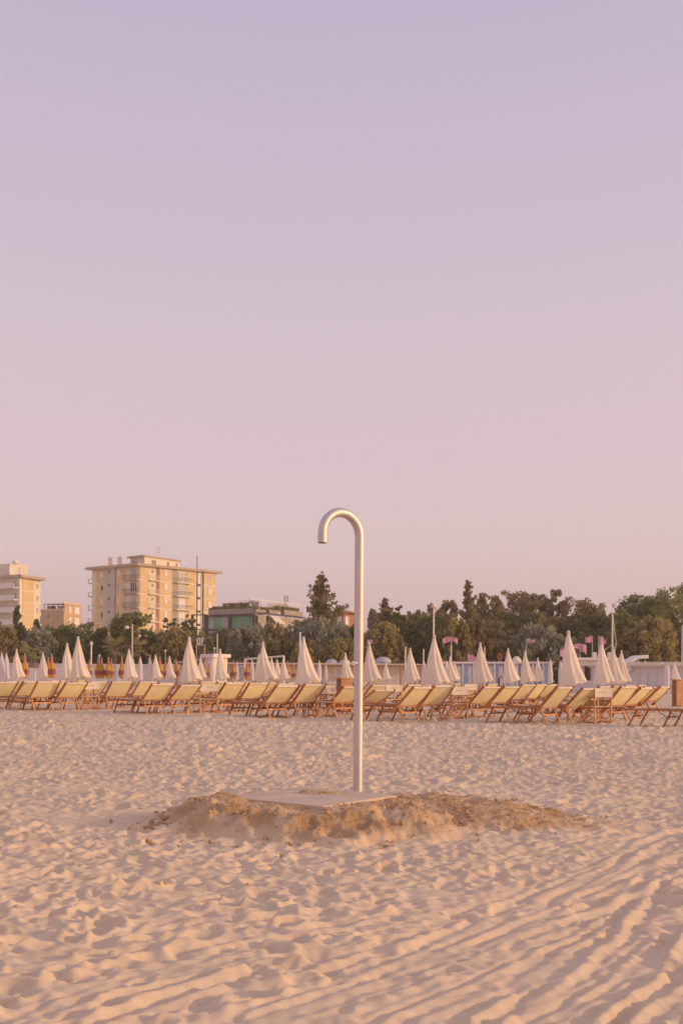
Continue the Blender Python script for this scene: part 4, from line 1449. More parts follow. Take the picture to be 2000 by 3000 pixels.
def make_lounger(tilt=44.0):
    root = empty('sun_lounger', (0, 0, 0))
    root.rotation_mode = 'XYZ'
    W = LW
    zs = .42
    seat = MB()
    n = 10
    vs_, fs = [], []
    for side in (0, 1):
        for i in range(n + 1):
            t = i / n
            x = -1.62 + 1.67 * t
            sag = .03 * math.sin(math.pi * t)
            for y in (.045, W / 2, W - .045):
                vs_.append((x, y, zs + .012 - sag - (.012 if y == W / 2 else 0) - side * .006))
    m = 3 * (n + 1)
    for i in range(n):
        for j in range(2):
            a = i * 3 + j
            fs.append((a, a + 3, a + 4, a + 1))
            fs.append((m + a, m + a + 1, m + a + 4, m + a + 3))
    seat.add(vs_, fs).build('seat_canvas', 'seat_canvas', root, True)
    for y in (.02, W - .02):
        MB().bar((-1.68, y, zs - .012), (.06, y, zs - .012), .035, .05).build('seat_rail', 'wood', root)
    MB().bar((-1.66, .04, zs - .02), (-1.66, W - .04, zs - .02), .035, .035).build('foot_bar', 'wood', root)
    ca, sa = math.cos(R(tilt)), math.sin(R(tilt))
    o = Vector((.04, 0, zs - .02))
    def on(s, y, off=0.0):
        return Vector((o.x + ca * s - sa * off, y, o.z + sa * s + ca * off))
    for y in (-.02, W + .02):
        MB().bar(on(-.24, y), on(.72, y), .032, .06, up=(-sa, 0, ca)).build('back_rail', 'wood', root)
    bk = MB()
    vs_, fs = [], []
    for side in (0, 1):
        for i in range(n + 1):
            t = i / n
            for j in range(5):
                y = .01 + (W - .02) * j / 4
                sag = -.018 * math.sin(math.pi * t) * (.75 + .25 * math.sin(math.pi * j / 4))
                vs_.append(on(.05 + .60 * t, y, sag - side * .005))
    m = 5 * (n + 1)
    for i in range(n):
        for j in range(4):
            a = i * 5 + j
            fs.append((a, a + 5, a + 6, a + 1))
            fs.append((m + a, m + a + 1, m + a + 6, m + a + 5))
    bk.add(vs_, fs)
    canvas = bk.build('backrest_canvas', 'canvas', root, True)
    MB().tube([on(.665, .0), on(.665, W)], .028, 8).build('hem', 'cream', canvas, True)
    MB().bar(on(.02, 0, -.01), on(.02, W, -.01), .045, .03).build('back_bar', 'wood', root)
    for x0, x1, up in ((.03, .23, 1), (-.46, -.66, 1), (-1.30, -1.52, 1)):
        mt = 'pale_lit_wood' if x0 > 0 else 'wood'  # head legs take a lighter wood, sunlight put into their colour
        for y in (.065, W - .065):
            MB().bar((x0, y, zs - .04), (x1, y, -.01), .032, .036).build('leg', mt, root)
        xm = x0 + (x1 - x0) * .38
        MB().bar((xm, .085, zs * .60), (xm, W - .085, zs * .60), .028, .04).build('stretcher', mt, root)
        MB().bar((x1, .085, .012), (x1, W - .085, .012), .028, .03).build('floor_bar', mt, root)
    for y in (.11, W - .11):
        MB().tube([(-.80, y, zs - .035), (-.50, y, .20)], .008, 5).build('brace', 'dark_steel', root)
        MB().tube([(-.15, y, zs - .035), (.14, y, .20)], .008, 5).build('brace', 'dark_steel', root)
    return root


def make_chair():
    root = empty('director_chair', (0, 0, 0))
    W, D = .56, .44
    # local +x towards the camera (the back side), y across
    for y in (0, W):
        MB().bar((0, y, -.01), (0, y, .88), .035, .03).build('back_post', 'pale_lit_wood', root)
        MB().bar((-D, y, -.01), (-D, y, .64), .035, .03).build('front_post', 'pale_lit_wood', root)
        MB().bar((.03, y, .655), (-D - .04, y, .655), .05, .025).build('armrest', 'wood', root)
        MB().bar((-.002, y, .40), (-D + .002, y, .40), .03, .035).build('seat_rail', 'wood', root)
    bk = MB()
    for side in (0, 1):
        pass
    n = 6
    vs_, fs = [], []
    for side in (0, 1):
        for i in range(n + 1):
            t = i / n
            y = -.02 + (W + .04) * t
            x = .022 - .035 * math.sin(math.pi * t) + side * .006
            for z in (.665, .77, .89):
                vs_.append((x, y, z))
    m = 3 * (n + 1)
    for i in range(n):
        for j in range(2):
            a = i * 3 + j
            fs.append((a, a + 3, a + 4, a + 1)); fs.append((m + a, m + a + 1, m + a + 4, m + a + 3))
    b = bk.add(vs_, fs).build('back_canvas', 'cream', root, True)
    MB().box(-.004, .0065, W * .30, W * .72, .785, .80).build('print', 'print', b)
    st = MB().box(-D, .0, .02, W - .02, .425, .437).build('seat', 'canvas', root)
    for x in (-.03, -D + .03):
        for s in (0, 1):
            a, c = ((x + .012 * s, .02, .40), (x + .012 * s, W - .02, .03))
            if s: a, c = ((x - .024, W - .02, .40), (x - .024, .02, .03))
            MB().bar(a, c, .022, .035, up=(1, 0, 0)).build('cross_leg', 'pale_lit_wood', root)
    for y in (0, W):
        MB().bar((-.002, y, .05), (-D + .002, y, .05), .028, .035).build('foot_rail', 'wood', root)
    return root


def cloth_cone(seed, length, prof, shift, pleats, amp, hem_rise, n=56, rows=16, hem_rag=.03):
    """closed parasol cloth hanging below z = 0: list of verts, faces"""
    g = random.Random(seed)
    ph = g.uniform(0, 6.28)
    amps = [g.uniform(.5, 1.4) for _ in range(pleats)]
    offs = [g.uniform(-.25, .25) for _ in range(pleats)]
    vs_, fs = [], []
    for i in range(rows + 1):
        t = i / rows
        x_ = t * (len(prof) - 1)
        k = min(int(x_), len(prof) - 2)
        r0 = prof[k] + (prof[k + 1] - prof[k]) * (x_ - k)
        for j in range(n):
            a = 2 * math.pi * j / n
            s = (a * pleats / (2 * math.pi) + ph)
            pi_ = int(s) % pleats
            f = s - int(s)
            fold = amps[pi_] * (math.sin(math.pi * f) ** 1.5 - .55)
            rr = r0 * (1 + amp * min(1, t * 2.2) * fold + .03 * math.sin(3 * a + 5 * t + ph))
            z = -length * t
            if t > .5:
                z += (t - .5) / .5 * (hem_rise * max(-.3, math.cos(a + .7)) + hem_rag * math.sin(pleats * a * .5 + ph))
            tw = .25 * t
            vs_.append((rr * math.cos(a + tw) + shift * t * t, rr * math.sin(a + tw) - shift * .4 * t * t, z))
    for i in range(rows):
        for j in range(n):
            fs.append((i * n + j, (i + 1) * n + j, (i + 1) * n + (j + 1) % n, i * n + (j + 1) % n))
    fs.append(tuple(range(n)))
    return vs_, fs


def make_parasol(kind, seed):
    if kind == 'cream':
        H, L, prof, name = 2.33, 1.34, [.030, .055, .085, .120, .150, .176, .198, .220, .250, .295, .315], 'parasol'
        shift, pl, amp, rise, m = .11, 8, .22, .10, 'parasol_cloth'
    elif kind == 'white':
        H, L, prof, name = 2.25, 1.35, [.020, .060, .085, .105, .118, .125, .130, .130, .128, .135, .145], 'parasol'
        shift, pl, amp, rise, m = .02, 7, .25, .03, 'white_cloth'
    else:
        H, L, prof, name = 2.2, 1.20, [.015, .040, .060, .080, .105, .135, .165, .185, .185, .160, .120], 'parasol'
        shift, pl, amp, rise, m = .0, 8, .28, .03, 'orange_stripes'
    root = empty('parasol', (0, 0, 0))
    vs_, fs = cloth_cone(seed, L, prof, shift, pl, amp, rise)
    vs_ = [(x, y, z + H - .03) for x, y, z in vs_]
    c = MB().add(vs_, fs).build('canopy', m, root, True)
    if kind == 'cream':
        MB().lathe((0, 0, H - .06), [(.042, 0), (.048, .03), (.036, .06), (.012, .08)], 12).build('cap', 'white_cloth', c, True)
        # loose strap and lower folds of cloth showing under the hem
        g = random.Random(seed)
        k = MB()
        for q in range(5):
            a = -.9 + q * .45
            r0 = .14 + .05 * g.random()
            z = H - L + .04 + g.uniform(-.02, .03)
            p0 = Vector((.09 + r0 * math.cos(a), -.04 + r0 * math.sin(a), z + .06))
            p1 = p0 + Vector((.09 * math.cos(a), .09 * math.sin(a), -.07))
            sd = Vector((-math.sin(a), math.cos(a), 0)) * .07
            k.add([p0 - sd, p0 + sd, p1 + sd * 1.1, p1 - sd * .9, p0 - sd + Vector((0, 0, -.01)), p0 + sd + Vector((0, 0, -.01)), p1 + sd * 1.1 + Vector((0, 0, -.01)), p1 - sd * .9 + Vector((0, 0, -.01))],
                  [(0, 1, 2, 3), (7, 6, 5, 4), (3, 2, 6, 7)])
        k.build('valance', 'canvas', c)
    else:
        MB().lathe((0, 0, H - .05), [(.018, 0), (.02, .05), (.006, .08)], 8).build('cap', 'white_paint', c, True)
    MB().tube([(0, 0, 0), (0, 0, H - .06)], .022, 8).build('pole', 'pole_metal', root, True)
    MB().tube([(0, 0, -.03), (0, 0, .42)], .055, 10).build('base_sleeve', 'sleeve', root, True)
    return root, H


def furniture():
    # ---------- loungers: (left rail top x in the photo, depth, row)
    front = [(113, 33.4), (197, 33.9), (448, 30.8), (532, 31.3), (813, 28.4), (895, 28.9), (1213, 26.4), (1275, 27.6), (1633, 25.6), (1708, 26.3), (2090, 24.2)]
    second = [(-8, 34.8), (70, 36.2), (330, 35.2), (412, 37.2), (663, 32.7), (733, 33.6), (1008, 29.8), (1418, 29.5), (1478, 30.3), (1820, 27.9), (1877, 29.3)]
    low = [(1100, 31.2)]
    third = [(268, 41.5), (765, 37.5), (1092, 36.5), (1196, 35.5), (1530, 35.0), (1565, 37.5), (1755, 34.5), (1888, 33.5), (1935, 35.0), (590, 40.5), (470, 41), (20, 43)]
    fourth = [(150, 46), (350, 45), (640, 44), (845, 43), (1040, 42.5), (1285, 42), (1318, 43.5), (1378, 44), (1600, 43), (1612, 46), (1798, 41), (1868, 43.5), (1000, 47), (1430, 49), (215, 50), (700, 48)]
    protos = {}
    TILT = {'up': 44, 'steep': 48, 'flat': 41, 'low': 30}
    t = R(44)

    def put(proto_key, xl, Y, label, group):
        if proto_key not in protos:
            protos[proto_key] = make_lounger(TILT[proto_key])
            o = protos[proto_key]
        else:
            o = copy_tree(protos[proto_key])
        tt = t + R(rnd.uniform(-4, 4))
        tl = R(TILT[proto_key])
        ux = .04 + math.cos(tl) * .72
        hz = .4 + math.sin(tl) * .72
        wx, wy = ux * math.cos(tt), -ux * math.sin(tt)
        Yt = Y + wy
        X = (ray(xl, hor(xl) + (CAMH - hz) * FPX / Yt)[0]) * Yt - wx
        o.location = (X, Y, -.006)
        o.rotation_euler = (0, 0, -tt)
        tag(o, label, 'sun lounger', group)
        return o
    for rowname, lst, key in (('front', front, 'up'), ('second', second, 'up'), ('third', third, 'up'), ('fourth', fourth, 'up')):
        lst = sorted(lst)
        for i, (x, Y) in enumerate(lst):
            key = ('up', 'flat', 'up', 'steep')[int(x * 7 + Y * 3) % 4]
            put(key, x, Y, f'wooden sun lounger with yellow canvas back, {nth(i, len(lst))} in the {rowname} row', 'wooden sun loungers in rows')
    put('low', low[0][0], low[0][1], 'wooden sun lounger reclined lower than the rest just right of the shower pole', 'wooden sun loungers in rows')
    # ---------- director chairs
    chairs = [(242, 34.5, 'leftmost one in front, beside the orange parasols'), (587, 32.0, 'in front below the cream kiosk'),
              (926, 29.2, 'left of the shower and before the brown cabinet'), (1321, 28.1, 'in front between two lounger pairs right of the shower'),
              (1741, 26.3, 'nearest one, below the right hand parasols'),
              (72, 42, 'far one at the left showing only its back'), (818, 37, 'middle one behind the front parasol left of the shower'),
              (1131, 33.5, 'just behind the low reclined lounger'), (1360, 40, 'small far one below the blue cabins'), (1233, 41, 'tiny far one beside a front parasol base'),
              (1832, 41, 'far one at the right among lounger backs'), (672, 46, 'far one with only its back above the loungers')]
    cp = None
    for k, (x, Y, wh) in enumerate(chairs):
        if cp is None:
            cp = make_chair(); o = cp
        else:
            o = copy_tree(cp)
        tt = R(58 + rnd.uniform(-5, 5))
        X = ray(x, hor(x) + 40)[0] * Y
        o.location = (X, Y, -.006)
        o.rotation_euler = (0, 0, -tt)
        tag(o, 'cream backed director chair, ' + wh, 'director chair', 'director chairs among the loungers')
    # ---------- parasols
    cream = [
        ('front', [(229, 1866, 35.4), (551, 1867, 32.0), (893, 1867, 29.6), (1266, 1861, 28.7), (1666, 1849, 27.4)]),
        ('second', [(196, 1885, None), (774, 1882, None), (1083, 1882, None), (1409, 1883, None), (1758, 1880, None), (1796, 1896, None)]),
        ('third', [(47, 1902, None), (379, 1902, None), (645, 1902, None), (1014, 1913, None), (1201, 1899, None), (1487, 1900, None), (1539, 1908, None), (1816, 1906, None)]),
        ('farther', [(127, 1912, None), (458, 1918, None), (498, 1923, None), (589, 1924, None), (758, 1917, None), (795, 1925, None), (812, 1931, None), (829, 1926, None),
                     (1320, 1922, None), (1308, 1937, None), (1331, 1937, None), (1572, 1927, None), (1505, 1936, None), (1975, 1938, None), (1130, 1941, None)]),
    ]
    pr = {}
    cnt = 0

    def put_p(kind, x, top, Y, label, group, sx=1.0):
        nonlocal cnt
        cnt += 1
        key = (kind, cnt % 3)
        if key not in pr:
            pr[key] = make_parasol(kind, 20 + cnt)
            o = pr[key][0]
        else:
            o = copy_tree(pr[key][0])
        H = pr[key][1]
        h = hor(x)
        if Y is None:
            Y = (H - CAMH) * FPX / (h - top)
        Ht = CAMH + (h - top) * Y / FPX
        p = at(x, top, Y)
        xb = p.x
        s = Ht / H
        o.location = (xb, Y, 0)
        o.scale = (sx, sx, s)
        o.rotation_euler = (R(rnd.uniform(-1.2, 1.2)), R(rnd.uniform(-1.2, 1.2)), R(rnd.uniform(-16, 16)))
        tag(o, label, 'parasol', group)
        return o
    for rn, lst in cream:
        lst = sorted(lst)
        for i, (x, top, Y) in enumerate(lst):
            put_p('cream', x, top, Y, f'closed cream cloth parasol, {nth(i, len(lst))} of the {rn} row of cream ones', 'closed cream parasols')
    white = [(6, 1912), (21, 1913), (372, 1934), (412, 1924), (440, 1922), (620, 1927), (693, 1937), (739, 1932), (936, 1935), (954, 1946), (1241, 1940), (1068, 1945), (1611, 1931), (390, 1930), (1641, 1935)]
    white = sorted(white)
    for i, (x, top) in enumerate(white):
        put_p('white', x, top, None, f'slim closed white parasol, {nth(i, len(white))} of the slim white ones', 'slim closed white parasols')
    orange = [(75, 1915), (142, 1927), (154, 1916), (264, 1934), (288, 1926), (300, 1926), (318, 1926), (327, 1931), (359, 1924), (470, 1926), (485, 1932), (517, 1930), (599, 1941), (612, 1942),
              (686, 1935), (725, 1934), (843, 1936), (861, 1947), (979, 1950), (1003, 1956)]
    for i, (x, top) in enumerate(orange):
        put_p('orange', x, top, None, f'closed orange and yellow striped parasol, {nth(i, len(orange))} of the striped ones', 'closed orange striped parasols', 1.0)


def cabinet(label, x0, xm, x1, top, Y):
    a, m, c = at(x0, top, Y + .35), at(xm, top, Y), at(x1, top, Y + .25)
    root = empty('wooden_cabinet', (m.x, Y, 0), label, 'cabinet', 'brown wooden cabinets on the beach')
    poly = body_poly((a.x, a.y), (m.x, m.y), (c.x, c.y))
    MB().prism(grow(poly, -.03), 0, m.z - .05).build('body', 'brown_board_shaded', root)
    MB().prism(grow(poly, .04), m.z - .049, m.z).build('top', 'brown_board_lit', root)
    F = Facade((m.x, m.y), (c.x, c.y))
    L = (F.b - F.a).length
    k = 0
    z = .06
    while z < m.z - .12:
        b = MB(); F.box(b, .01, L - .01, z, min(z + .115, m.z - .055), -.02, .012)
        b.build('plank', 'brown_board_lit', root)  # sunward side and top in a lighter tone, sunlight painted into the boards
        z += .125
    return root


def tube_thing(name, label, cat, px, top, Y, r, m='pole_metal', group=None, n=8):
    p = at(px, top, Y)
    root = empty(name, (p.x, Y, 0), label, cat, group)
    MB().tube([(p.x, Y, -.05), (p.x, Y, p.z)], [r, r * .8], n).build('pole', m, root, True)
    return root, p


def flag_mesh(p0, w, h, seed, nx=10, nz=5, drop=.3):
    g = random.Random(seed)
    ph = g.uniform(0, 6)
    vs_, fs = [], []
    for side in (0, 1):
        for i in range(nx + 1):
            t = i / nx
            for j in range(nz + 1):
                s = j / nz
                vs_.append((p0.x + w * t, p0.y + .12 * math.sin(5 * t + ph) * t + side * .01, p0.z - h * s - drop * h * t * t + .05 * math.sin(6 * t + 2 * s + ph)))
    m = (nx + 1) * (nz + 1)
    for i in range(nx):
        for j in range(nz):
            a = i * (nz + 1) + j
            fs.append((a, a + 1, a + nz + 2, a + nz + 1))
            fs.append((m + a, m + a + nz + 1, m + a + nz + 2, m + a + 1))
    return vs_, fs


def street_things():
    # lamp post with side head
    r, p = tube_thing('lamp_post', 'pale lamp post with one side head before the largest green tree', 'lamp post', 388, 1829, 101, .09)
    MB().bar((p.x, 101, p.z - .3), (p.x - .45, 101, p.z - .3), .07, .07).build('arm', 'pole_metal', r)
    MB().lathe((p.x - .5, 101, p.z - .45), [(.05, 0), (.2, .05), (.18, .22), (.08, .3)], 10).build('lamp_head', 'white_paint', r, True)
    r, p = tube_thing('post', 'short cream post with thick head left of the lamp post', 'post', 268, 1880, 100, .09, 'cream_paint')
    MB().lathe((p.x, 100, p.z - .35), [(.10, 0), (.14, .05), (.13, .33), (.05, .38)], 10).build('head', 'cream_paint', r, True)
    for x, y, Y, wh in ((292, 1921, 98, 'among the orange parasols'), (485, 1907, 98, 'left of the front parasol before the kiosk'), (628, 1900, 95, 'above the cream kiosk')):
        r, p = tube_thing('globe_lamp', 'small white globe lamp on a thin post ' + wh, 'lamp', x, y, Y, .04, 'grey_paint', 'globe lamps')
        MB().lathe((p.x, Y, p.z - .09), [(.02, 0), (.09, .04), (.11, .10), (.09, .16), (.02, .2)], 10).build('globe', 'white_paint', r, True)
    tube_thing('flag_pole', 'plain white pole beside the front parasol left of the shower', 'pole', 879, 1852, 60, .055, 'white_paint')
    r, p = tube_thing('mast', 'tall cream mast with knob head rising above a front parasol', 'mast', 1270, 1776, 102, .10, 'cream_paint')
    MB().lathe((p.x, 102, p.z - .15), [(.12, 0), (.22, .1), (.2, .3), (.06, .5)], 10).build('head', 'cream_paint', r, True)
    for x, y, Y, r_, wh in ((1187, 1895, 90, .07, 'left of a cream parasol right of the shower'), (1240, 1901, 86, .06, 'just left of the fourth front parasol'),
                            (1419, 1894, 90, .06, 'close behind a second row parasol'), (1321, 1891, 88, .055, 'directly above a far parasol tip')):
        tube_thing('post', 'slim cream pole ' + wh, 'pole', x, y, Y, r_, 'cream_paint', 'slim cream poles')
    tube_thing('post', 'thin rust brown post before the pale beach bar', 'post', 1172, 1942, 88, .05, 'brown_trim')
    tube_thing('post', 'thick dark brown post before the pale beach bar', 'post', 1231, 1945, 90, .09, 'brown_trim')
    r, p = tube_thing('mast', 'leaning boat mast with guy line right of the pink flags', 'mast', 1793, 1800, 97, .09, 'cream_paint')
    q = at(1765, 1908, 97)
    MB().tube([(p.x, 97, p.z), (p.x + .35, 97, p.z - 2.6), (p.x + .1, 97, p.z - 4)], .03, 5).build('rope', 'cream_paint', r)
    MB().tube([at(1790, 1890, 97), (q.x, 97, q.z), (q.x - .6, 97, q.z - .5)], .025, 5).build('guy_line', 'cream_paint', r)
    tube_thing('mast', 'grey mast at the very right edge', 'mast', 1997, 1832, 92, .08, 'grey_paint')
    # pink flags on poles
    fl = [(1322, 1866, 104, -.9, .55, 'wide one drooping both ways left of the ragged spire tree'), (1541, 1872, 103, .85, .35, 'small one above a third row parasol'),
          (1672, 1899, 98, -1.15, .75, 'half hidden behind the nearest parasol'), (1698, 1886, 98, -.9, .45, 'left of the pair of square flags'),
          (1734, 1864, 99, -.72, .62, 'left square one of the highest pair'), (1752, 1864, 100, .55, .82, 'right square one of the highest pair'), (1755, 1873, 102, .62, .40, 'rightmost one with pointed end')]
    for k, (x, y, Y, w, h, wh) in enumerate(fl):
        r, p = tube_thing('pink_flag', 'pink flag on a pole, ' + wh, 'flag', x, y, Y, .04, 'pole_metal', 'pink flags above the beach houses')
        w, h = w * .88, h * .9
        vs_, fs = flag_mesh(Vector((p.x + (.04 if w > 0 else -.04), Y - .06, p.z)), w, h, k, drop=.25)
        MB().add(vs_, fs).build('flag_cloth', 'pink_cloth', r, True)
        if k == 0:
            vs_, fs = flag_mesh(Vector((p.x + .04, Y - .06, p.z)), .55, .45, k + 9, drop=.6)
            MB().add(vs_, fs).build('flag_cloth', 'pink_cloth', r, True)
        if k == 3:
            vs_, fs = flag_mesh(Vector((p.x + .04, Y - .06, p.z + .05)), .55, .75, k + 9, drop=.4)
            MB().add(vs_, fs).build('flag_cloth', 'pink_cloth', r, True)
    # pink fin-shaped sail above the cabin roof
    p0, p1, p2 = at(1371, 1940, 103), at(1397, 1940, 103), at(1371, 1917, 103)
    pts = []
    for i in range(9):
        t = i / 8
        a = t * math.pi / 2
        pts.append((p0.x + (p1.x - p0.x) * math.sin(a), p0.z + (p2.z - p0.z) * math.cos(a) ** .8))
    b = MB()
    n = len(pts)
    vs_ = [(x, 103, z) for x, z in pts] + [(p0.x, 103, p0.z)] + [(x, 103.05, z) for x, z in pts] + [(p0.x, 103.05, p0.z)]
    fs = [tuple(range(n + 1)), tuple(range(n + 1, 2 * n + 2))[::-1]] + [(i, i + n + 1, (i + 1) % (n + 1) + n + 1, (i + 1) % (n + 1)) for i in range(n + 1)]
    sr = empty('sail', (p0.x, 103, 0), 'pink fin shaped sail standing behind the cabin row', 'sail')
    b.add(vs_, fs).build('sail_cloth', 'pink_cloth', sr)
    MB().tube([(p0.x - .03, 103.02, 0), (p0.x - .03, 103.02, p2.z + .1)], .035, 6).build('pole', 'grey_paint', sr)
    # pink sign with dark top above a parasol
    r, p = tube_thing('sign_board', 'small pink sign with dark top behind the parasol right of the shower', 'sign', 1083, 1866, 101, .05)
    MB().box(p.x - .25, p.x + .25, 100.86, 100.93, p.z - .62, p.z - .26).build('board', 'pink_cloth', r)
    MB().box(p.x - .25, p.x + .22, 100.86, 100.93, p.z - .258, p.z + .02).build('top_board', 'dark', r)
    # red ring on a post
    p = at(1463, 1923, 102)
    r = empty('ring_sign', (p.x, 102, 0), 'red ring on a post above the blue cabins', 'sign')
    b = MB()
    pts = [(p.x + .17 * math.cos(a), 102, p.z + .26 * math.sin(a)) for a in [2 * math.pi * k / 20 for k in range(21)]]
    b.tube(pts, .05, 7).build('ring', 'red_paint', r, True)
    MB().tube([(p.x, 102, 0), (p.x, 102, p.z - .27)], .04, 6).build('post', 'red_paint', r)
    # red low boat cover on the shed
    p0, p1 = at(1700, 1931, 98), at(1718, 1931, 98)
    tag(MB().lathe(((p0.x + p1.x) / 2, 98, p0.z - .22), [(.25, 0), (.32, .06), (.28, .15), (.12, .24), (.02, .27)], 14).build('cover', 'red_paint', None, True),
        'low red rounded cover left of the white shed roof', 'cover')
    # white pipe frame on the left of the shower
    a, b_ = at(717, 1931, 80), at(832, 1922, 78)
    r = empty('pipe_frame', ((a.x + b_.x) / 2, 79, 0), 'white pipe frame with sloping top bar behind the parasols', 'frame')
    MB().bar((a.x, a.y, a.z), (b_.x, b_.y, b_.z), .10, .12).build('top_bar', 'white_paint', r)
    for q in (a, b_):
        MB().tube([(q.x, q.y, 0), (q.x, q.y, q.z)], .06, 8).build('post', 'white_paint', r)
    # covered boats / rounded grey covers behind the bar
    for x, y, hw, Y, wh in ((971, 1931, 20, 104, 'left one left of the shower pole'), (1010, 1932, 20, 104, 'right one touching the shower pole'), (1122, 1924, 24, 105, 'biggest one right of the shower')):
        p = at(x, y, Y)
        w = hw * Y / FPX
        b = MB()
        prof = []
        n1, n2 = 12, 8
        vs_, fs = [], []
        for i in range(n1 + 1):
            t = -1 + 2 * i / n1
            for j in range(n2 + 1):
                a_ = math.pi * j / n2
                rr = math.sqrt(max(0.02, 1 - t * t))
                vs_.append((p.x + t * w, Y + .8 * rr * math.cos(a_), p.z - .55 + .55 * rr * math.sin(a_)))
        for i in range(n1):
            for j in range(n2):
                k0 = i * (n2 + 1) + j
                fs.append((k0, k0 + 1, k0 + n2 + 2, k0 + n2 + 1))
        root = empty('covered_boat', (p.x, Y, 0), 'rounded grey boat cover behind the beach bar, ' + wh, 'boat', 'grey covered boats behind the bar')
        b.add(vs_, fs).build('cover', 'grey_paint', root, True)
        MB().box(p.x - w * .8, p.x + w * .8, Y - .5, Y + .5, 0, p.z - .52).build('hull', 'white_paint', root)
    # cabinets
    cabinet('brown wooden cabinet left of the shower pole behind a lounger', 983, 999, 1032, 1985, 33.5)
    cabinet('brown wooden cabinet at the right edge behind the loungers', 1965, 1980, 1999, 1990, 44)
    # stacked trays beside the left cabinet
    p = at(972, 2015, 35)
    st = empty('tray_stack', (p.x, 35, 0), 'stack of grey trays left of the brown cabinet', 'trays')
    for k in range(6):
        MB().box(p.x - .14, p.x + .16, 34.8, 35.2, .12 * k + .3, .12 * k + .36).build('tray', ('grey_paint', 'white_paint')[k % 2], st)
    for dx in (-.12, .12):
        MB().box(p.x + dx, p.x + dx + .03, 34.9, 35.1, 0, .3).build('leg', 'grey_paint', st)
    # lantern-shaped stand
    p = at(1467, 1985, 60)
    ln = empty('lantern_stand', (p.x, 60, 0), 'dark red lantern shaped stand before the blue cabins', 'stand')
    zt, zb = at(1467, 1984, 60).z, at(1467, 2012, 60).z
    for dx in (-.13, .13):
        MB().box(p.x + dx - .025, p.x + dx + .025, 59.87, 59.92, 0, zt - .06).build('post', 'dark', ln)
        MB().box(p.x + dx - .025, p.x + dx + .025, 60.08, 60.13, 0, zt - .06).build('post', 'dark', ln)
    MB().box(p.x - .1, p.x + .1, 59.93, 60.07, zt - .55, zt - .12).build('panel', 'white_paint', ln)
    q = zt - .059
    MB().add([(p.x - .2, 59.8, q), (p.x + .2, 59.8, q), (p.x + .2, 60.2, q), (p.x - .2, 60.2, q), (p.x, 60, q + .16)], [(3, 2, 1, 0), (0, 1, 4), (1, 2, 4), (2, 3, 4), (3, 0, 4)]).build('roof', 'brown_trim', ln)
    # drinks cooler
    p = at(710, 1990, 88)
    zt = at(710, 1948, 88).z
    ck = empty('drinks_cooler', (p.x, 88, 0), 'dark green drinks cooler between slim parasols below the pipe frame', 'cooler')
    MB().box(p.x - .28, p.x + .28, 88, 88.6, 0, zt).build('cabinet', 'leaf_dark', ck)
    MB().box(p.x - .24, p.x + .24, 87.96, 87.998, .5, zt - .25).build('door', 'pane_pale', ck)
    MB().box(p.x - .24, p.x + .24, 87.96, 87.998, zt - .22, zt - .03).build('header', 'grey_paint', ck)
    # letters O F on a board frame in the foliage
    L = MB()
    a = at(577, 1868, 105); c = at(587, 1889, 105)
    def rect(x0, x1, y0, y1):
        p0, p1 = at(x0, y1, 105), at(x1, y0, 105)
        return (p0.x, p1.x, 104.9, 105.0, p0.z, p1.z)
    O = MB()
    for q in ((577, 580, 1869, 1888), (584.5, 587.5, 1869, 1888), (580.1, 584.4, 1869, 1872), (580.1, 584.4, 1885, 1888)):
        O.box(*rect(*q))
    sg = empty('letter_sign', (a.x, 105, 0), 'white capital letters standing among dry foliage left of the villa', 'sign')
    O.build('letter', 'white_paint', sg)
    Fm = MB()
    for q in ((590, 593, 1869, 1888), (593.1, 599, 1869, 1872), (593.1, 597, 1876.5, 1879)):
        Fm.box(*rect(*q))
    Fm.build('letter', 'white_paint', sg)
    rl = MB()
    q = rect(574, 602, 1889, 1891)
    rl.box(q[0], q[1], 104.9, 105.02, q[4], q[5] - .002)
    rl.build('rail', 'pole_metal', sg)
    for x in (576, 600):
        p = at(x, 1891, 105)
        MB().tube([(p.x, 104.97, 0), (p.x, 104.97, p.z)], .04, 6).build('post', 'pole_metal', sg)
    tube_thing('post', 'slender pale post right of the dry ochre foliage', 'post', 637, 1856, 105, .06, 'pale_wall')


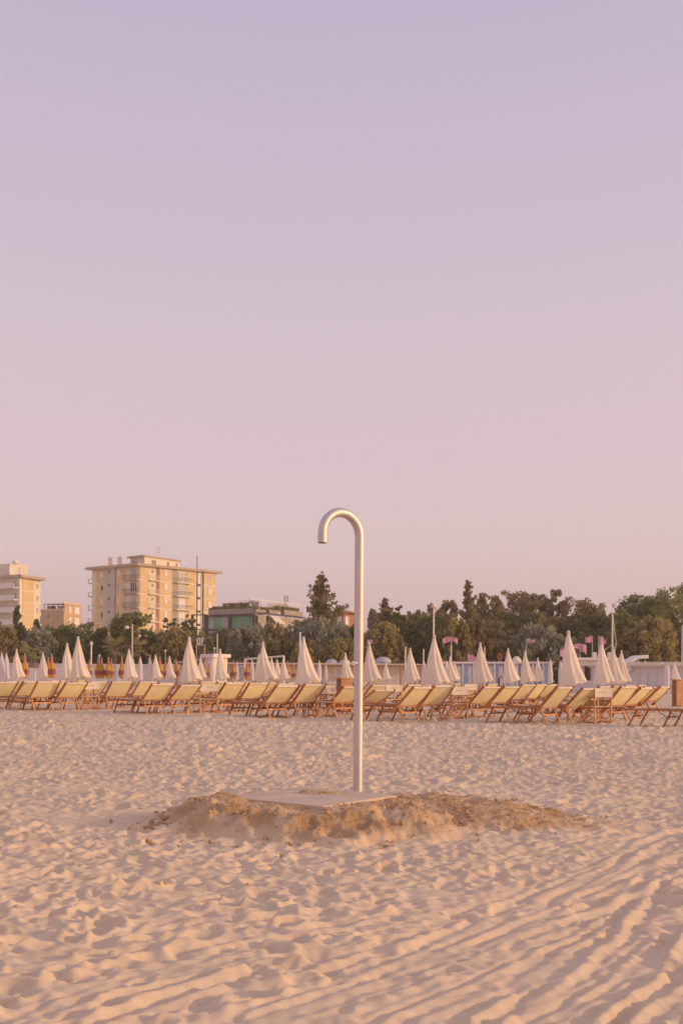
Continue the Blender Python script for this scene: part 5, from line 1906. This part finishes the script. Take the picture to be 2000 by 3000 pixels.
# ------------------------------------------------------------------ the beach shower
def shower():
    poly = [(p.x, p.y) for p in SLAB]
    b = MB()
    g = random.Random(2)
    # slab with slightly worn edge: two stacked outlines
    n = 14
    ring = []
    for i in range(4):
        a, c = SLAB[i], SLAB[(i + 1) % 4]
        for k in range(n):
            t = k / n
            p = a + (c - a) * t
            e = (c - a).normalized()
            nn = Vector((e.y, -e.x))
            p = p + nn * g.uniform(-.004, .003)
            ring.append(p)
    m = len(ring)
    cen = sum(ring, Vector((0, 0))) / m
    lay = [(1.0, SLAB_Z - .036), (1.0, SLAB_Z - .007), (.993, SLAB_Z)]
    vs_ = []
    for s, z in lay:
        for p in ring:
            q = cen + (p - cen) * s
            vs_.append((q.x, q.y, z))
    fs = [tuple(range(m))[::-1], tuple(range(2 * m, 3 * m))]
    for k in range(2):
        for i in range(m):
            fs.append((k * m + i, k * m + (i + 1) % m, (k + 1) * m + (i + 1) % m, (k + 1) * m + i))
    o = b.add(vs_, fs).build('shower_slab', 'slab_stone')
    tag(o, 'square pale stone slab lying on the sand heap under the shower', 'slab', kind='thing')
    base = gnd(1047.5, 2316, SLAB_Z)
    root = empty('beach_shower', base, 'curved stainless steel shower pole shaped like a walking stick', 'shower')
    Y = base.y
    k = Y / FPX
    top = at(990, 1494, Y).z
    rt = 13.6 * k
    yaw = R(216)                                     # the hook points left and towards the camera
    rc = 53.4 * k / math.cos(R(36))
    zc = top - rt - rc
    d = Vector((math.cos(yaw), math.sin(yaw), 0))
    pts = [base + Vector((0, 0, z)) for z in (-.002, .3, .8, 1.3)]
    zs = zc - 16 * k
    pts.append(Vector((base.x, base.y, zs)))
    MB().tube(pts, rt, 40).build('pole', 'steel', root, True)
    MB().tube([Vector((base.x, base.y, zs + .0005)), Vector((base.x, base.y, zs + .004))], rt * 1.02, 40).build('weld_ring', 'steel', root, True)
    arc = [Vector((base.x, base.y, zs + .0045)), Vector((base.x, base.y, zs + .015))]
    for i in range(33):
        a = math.pi * i / 32
        arc.append(Vector((base.x, base.y, zc)) + d * (rc - rc * math.cos(a)) + Vector((0, 0, rc * math.sin(a))))
    end = arc[-1]
    arc.append(Vector((end.x, end.y, zc - 13 * k)))
    arc.append(Vector((end.x, end.y, zc - 26 * k)))
    h = MB().tube(arc, rt, 40).build('hook', 'steel', root, True)
    sp = MB().tube([Vector((end.x, end.y, zc - 26 * k - .0005)), Vector((end.x, end.y, zc - 26 * k - .004))], rt * .88, 32).build('spout', 'dark_steel', root, True)
    zb = at(1040, 1943, Y).z
    c = Vector((base.x, base.y, zb))
    bd = Vector((-.55, -.835, 0)).normalized()
    MB().tube([c + bd * (rt * .9), c + bd * (rt + .016)], .015, 20).build('push_button_collar', 'steel', root, True)
    MB().tube([c + bd * (rt + .0162), c + bd * (rt + .036)], .0185, 20).build('push_button', 'chrome', root, True)


shower()
clods()
tower_block()
left_block()
brown_block()
glass_villa()
small_houses()
vegetation()
beach_buildings()
furniture()
street_things()


def haze_air():
    b = MB().box(-4100, 4100, -140, 1520, -1.5, 36)
    m = bpy.data.materials.new('air')
    m.use_nodes = True
    n, l = m.node_tree.nodes, m.node_tree.links
    n.remove(n['Principled BSDF'])
    v = n.new('ShaderNodeVolumePrincipled')
    v.inputs['Color'].default_value = (.97, .87, .70, 1)
    v.inputs['Density'].default_value = .0007
    v.inputs['Anisotropy'].default_value = .2
    l.new(v.outputs[0], n['Material Output'].inputs['Volume'])
    o = b.build('haze', m)
    o['kind'] = 'stuff'
    o['label'] = 'thin warm evening haze over the beach'


haze_air()
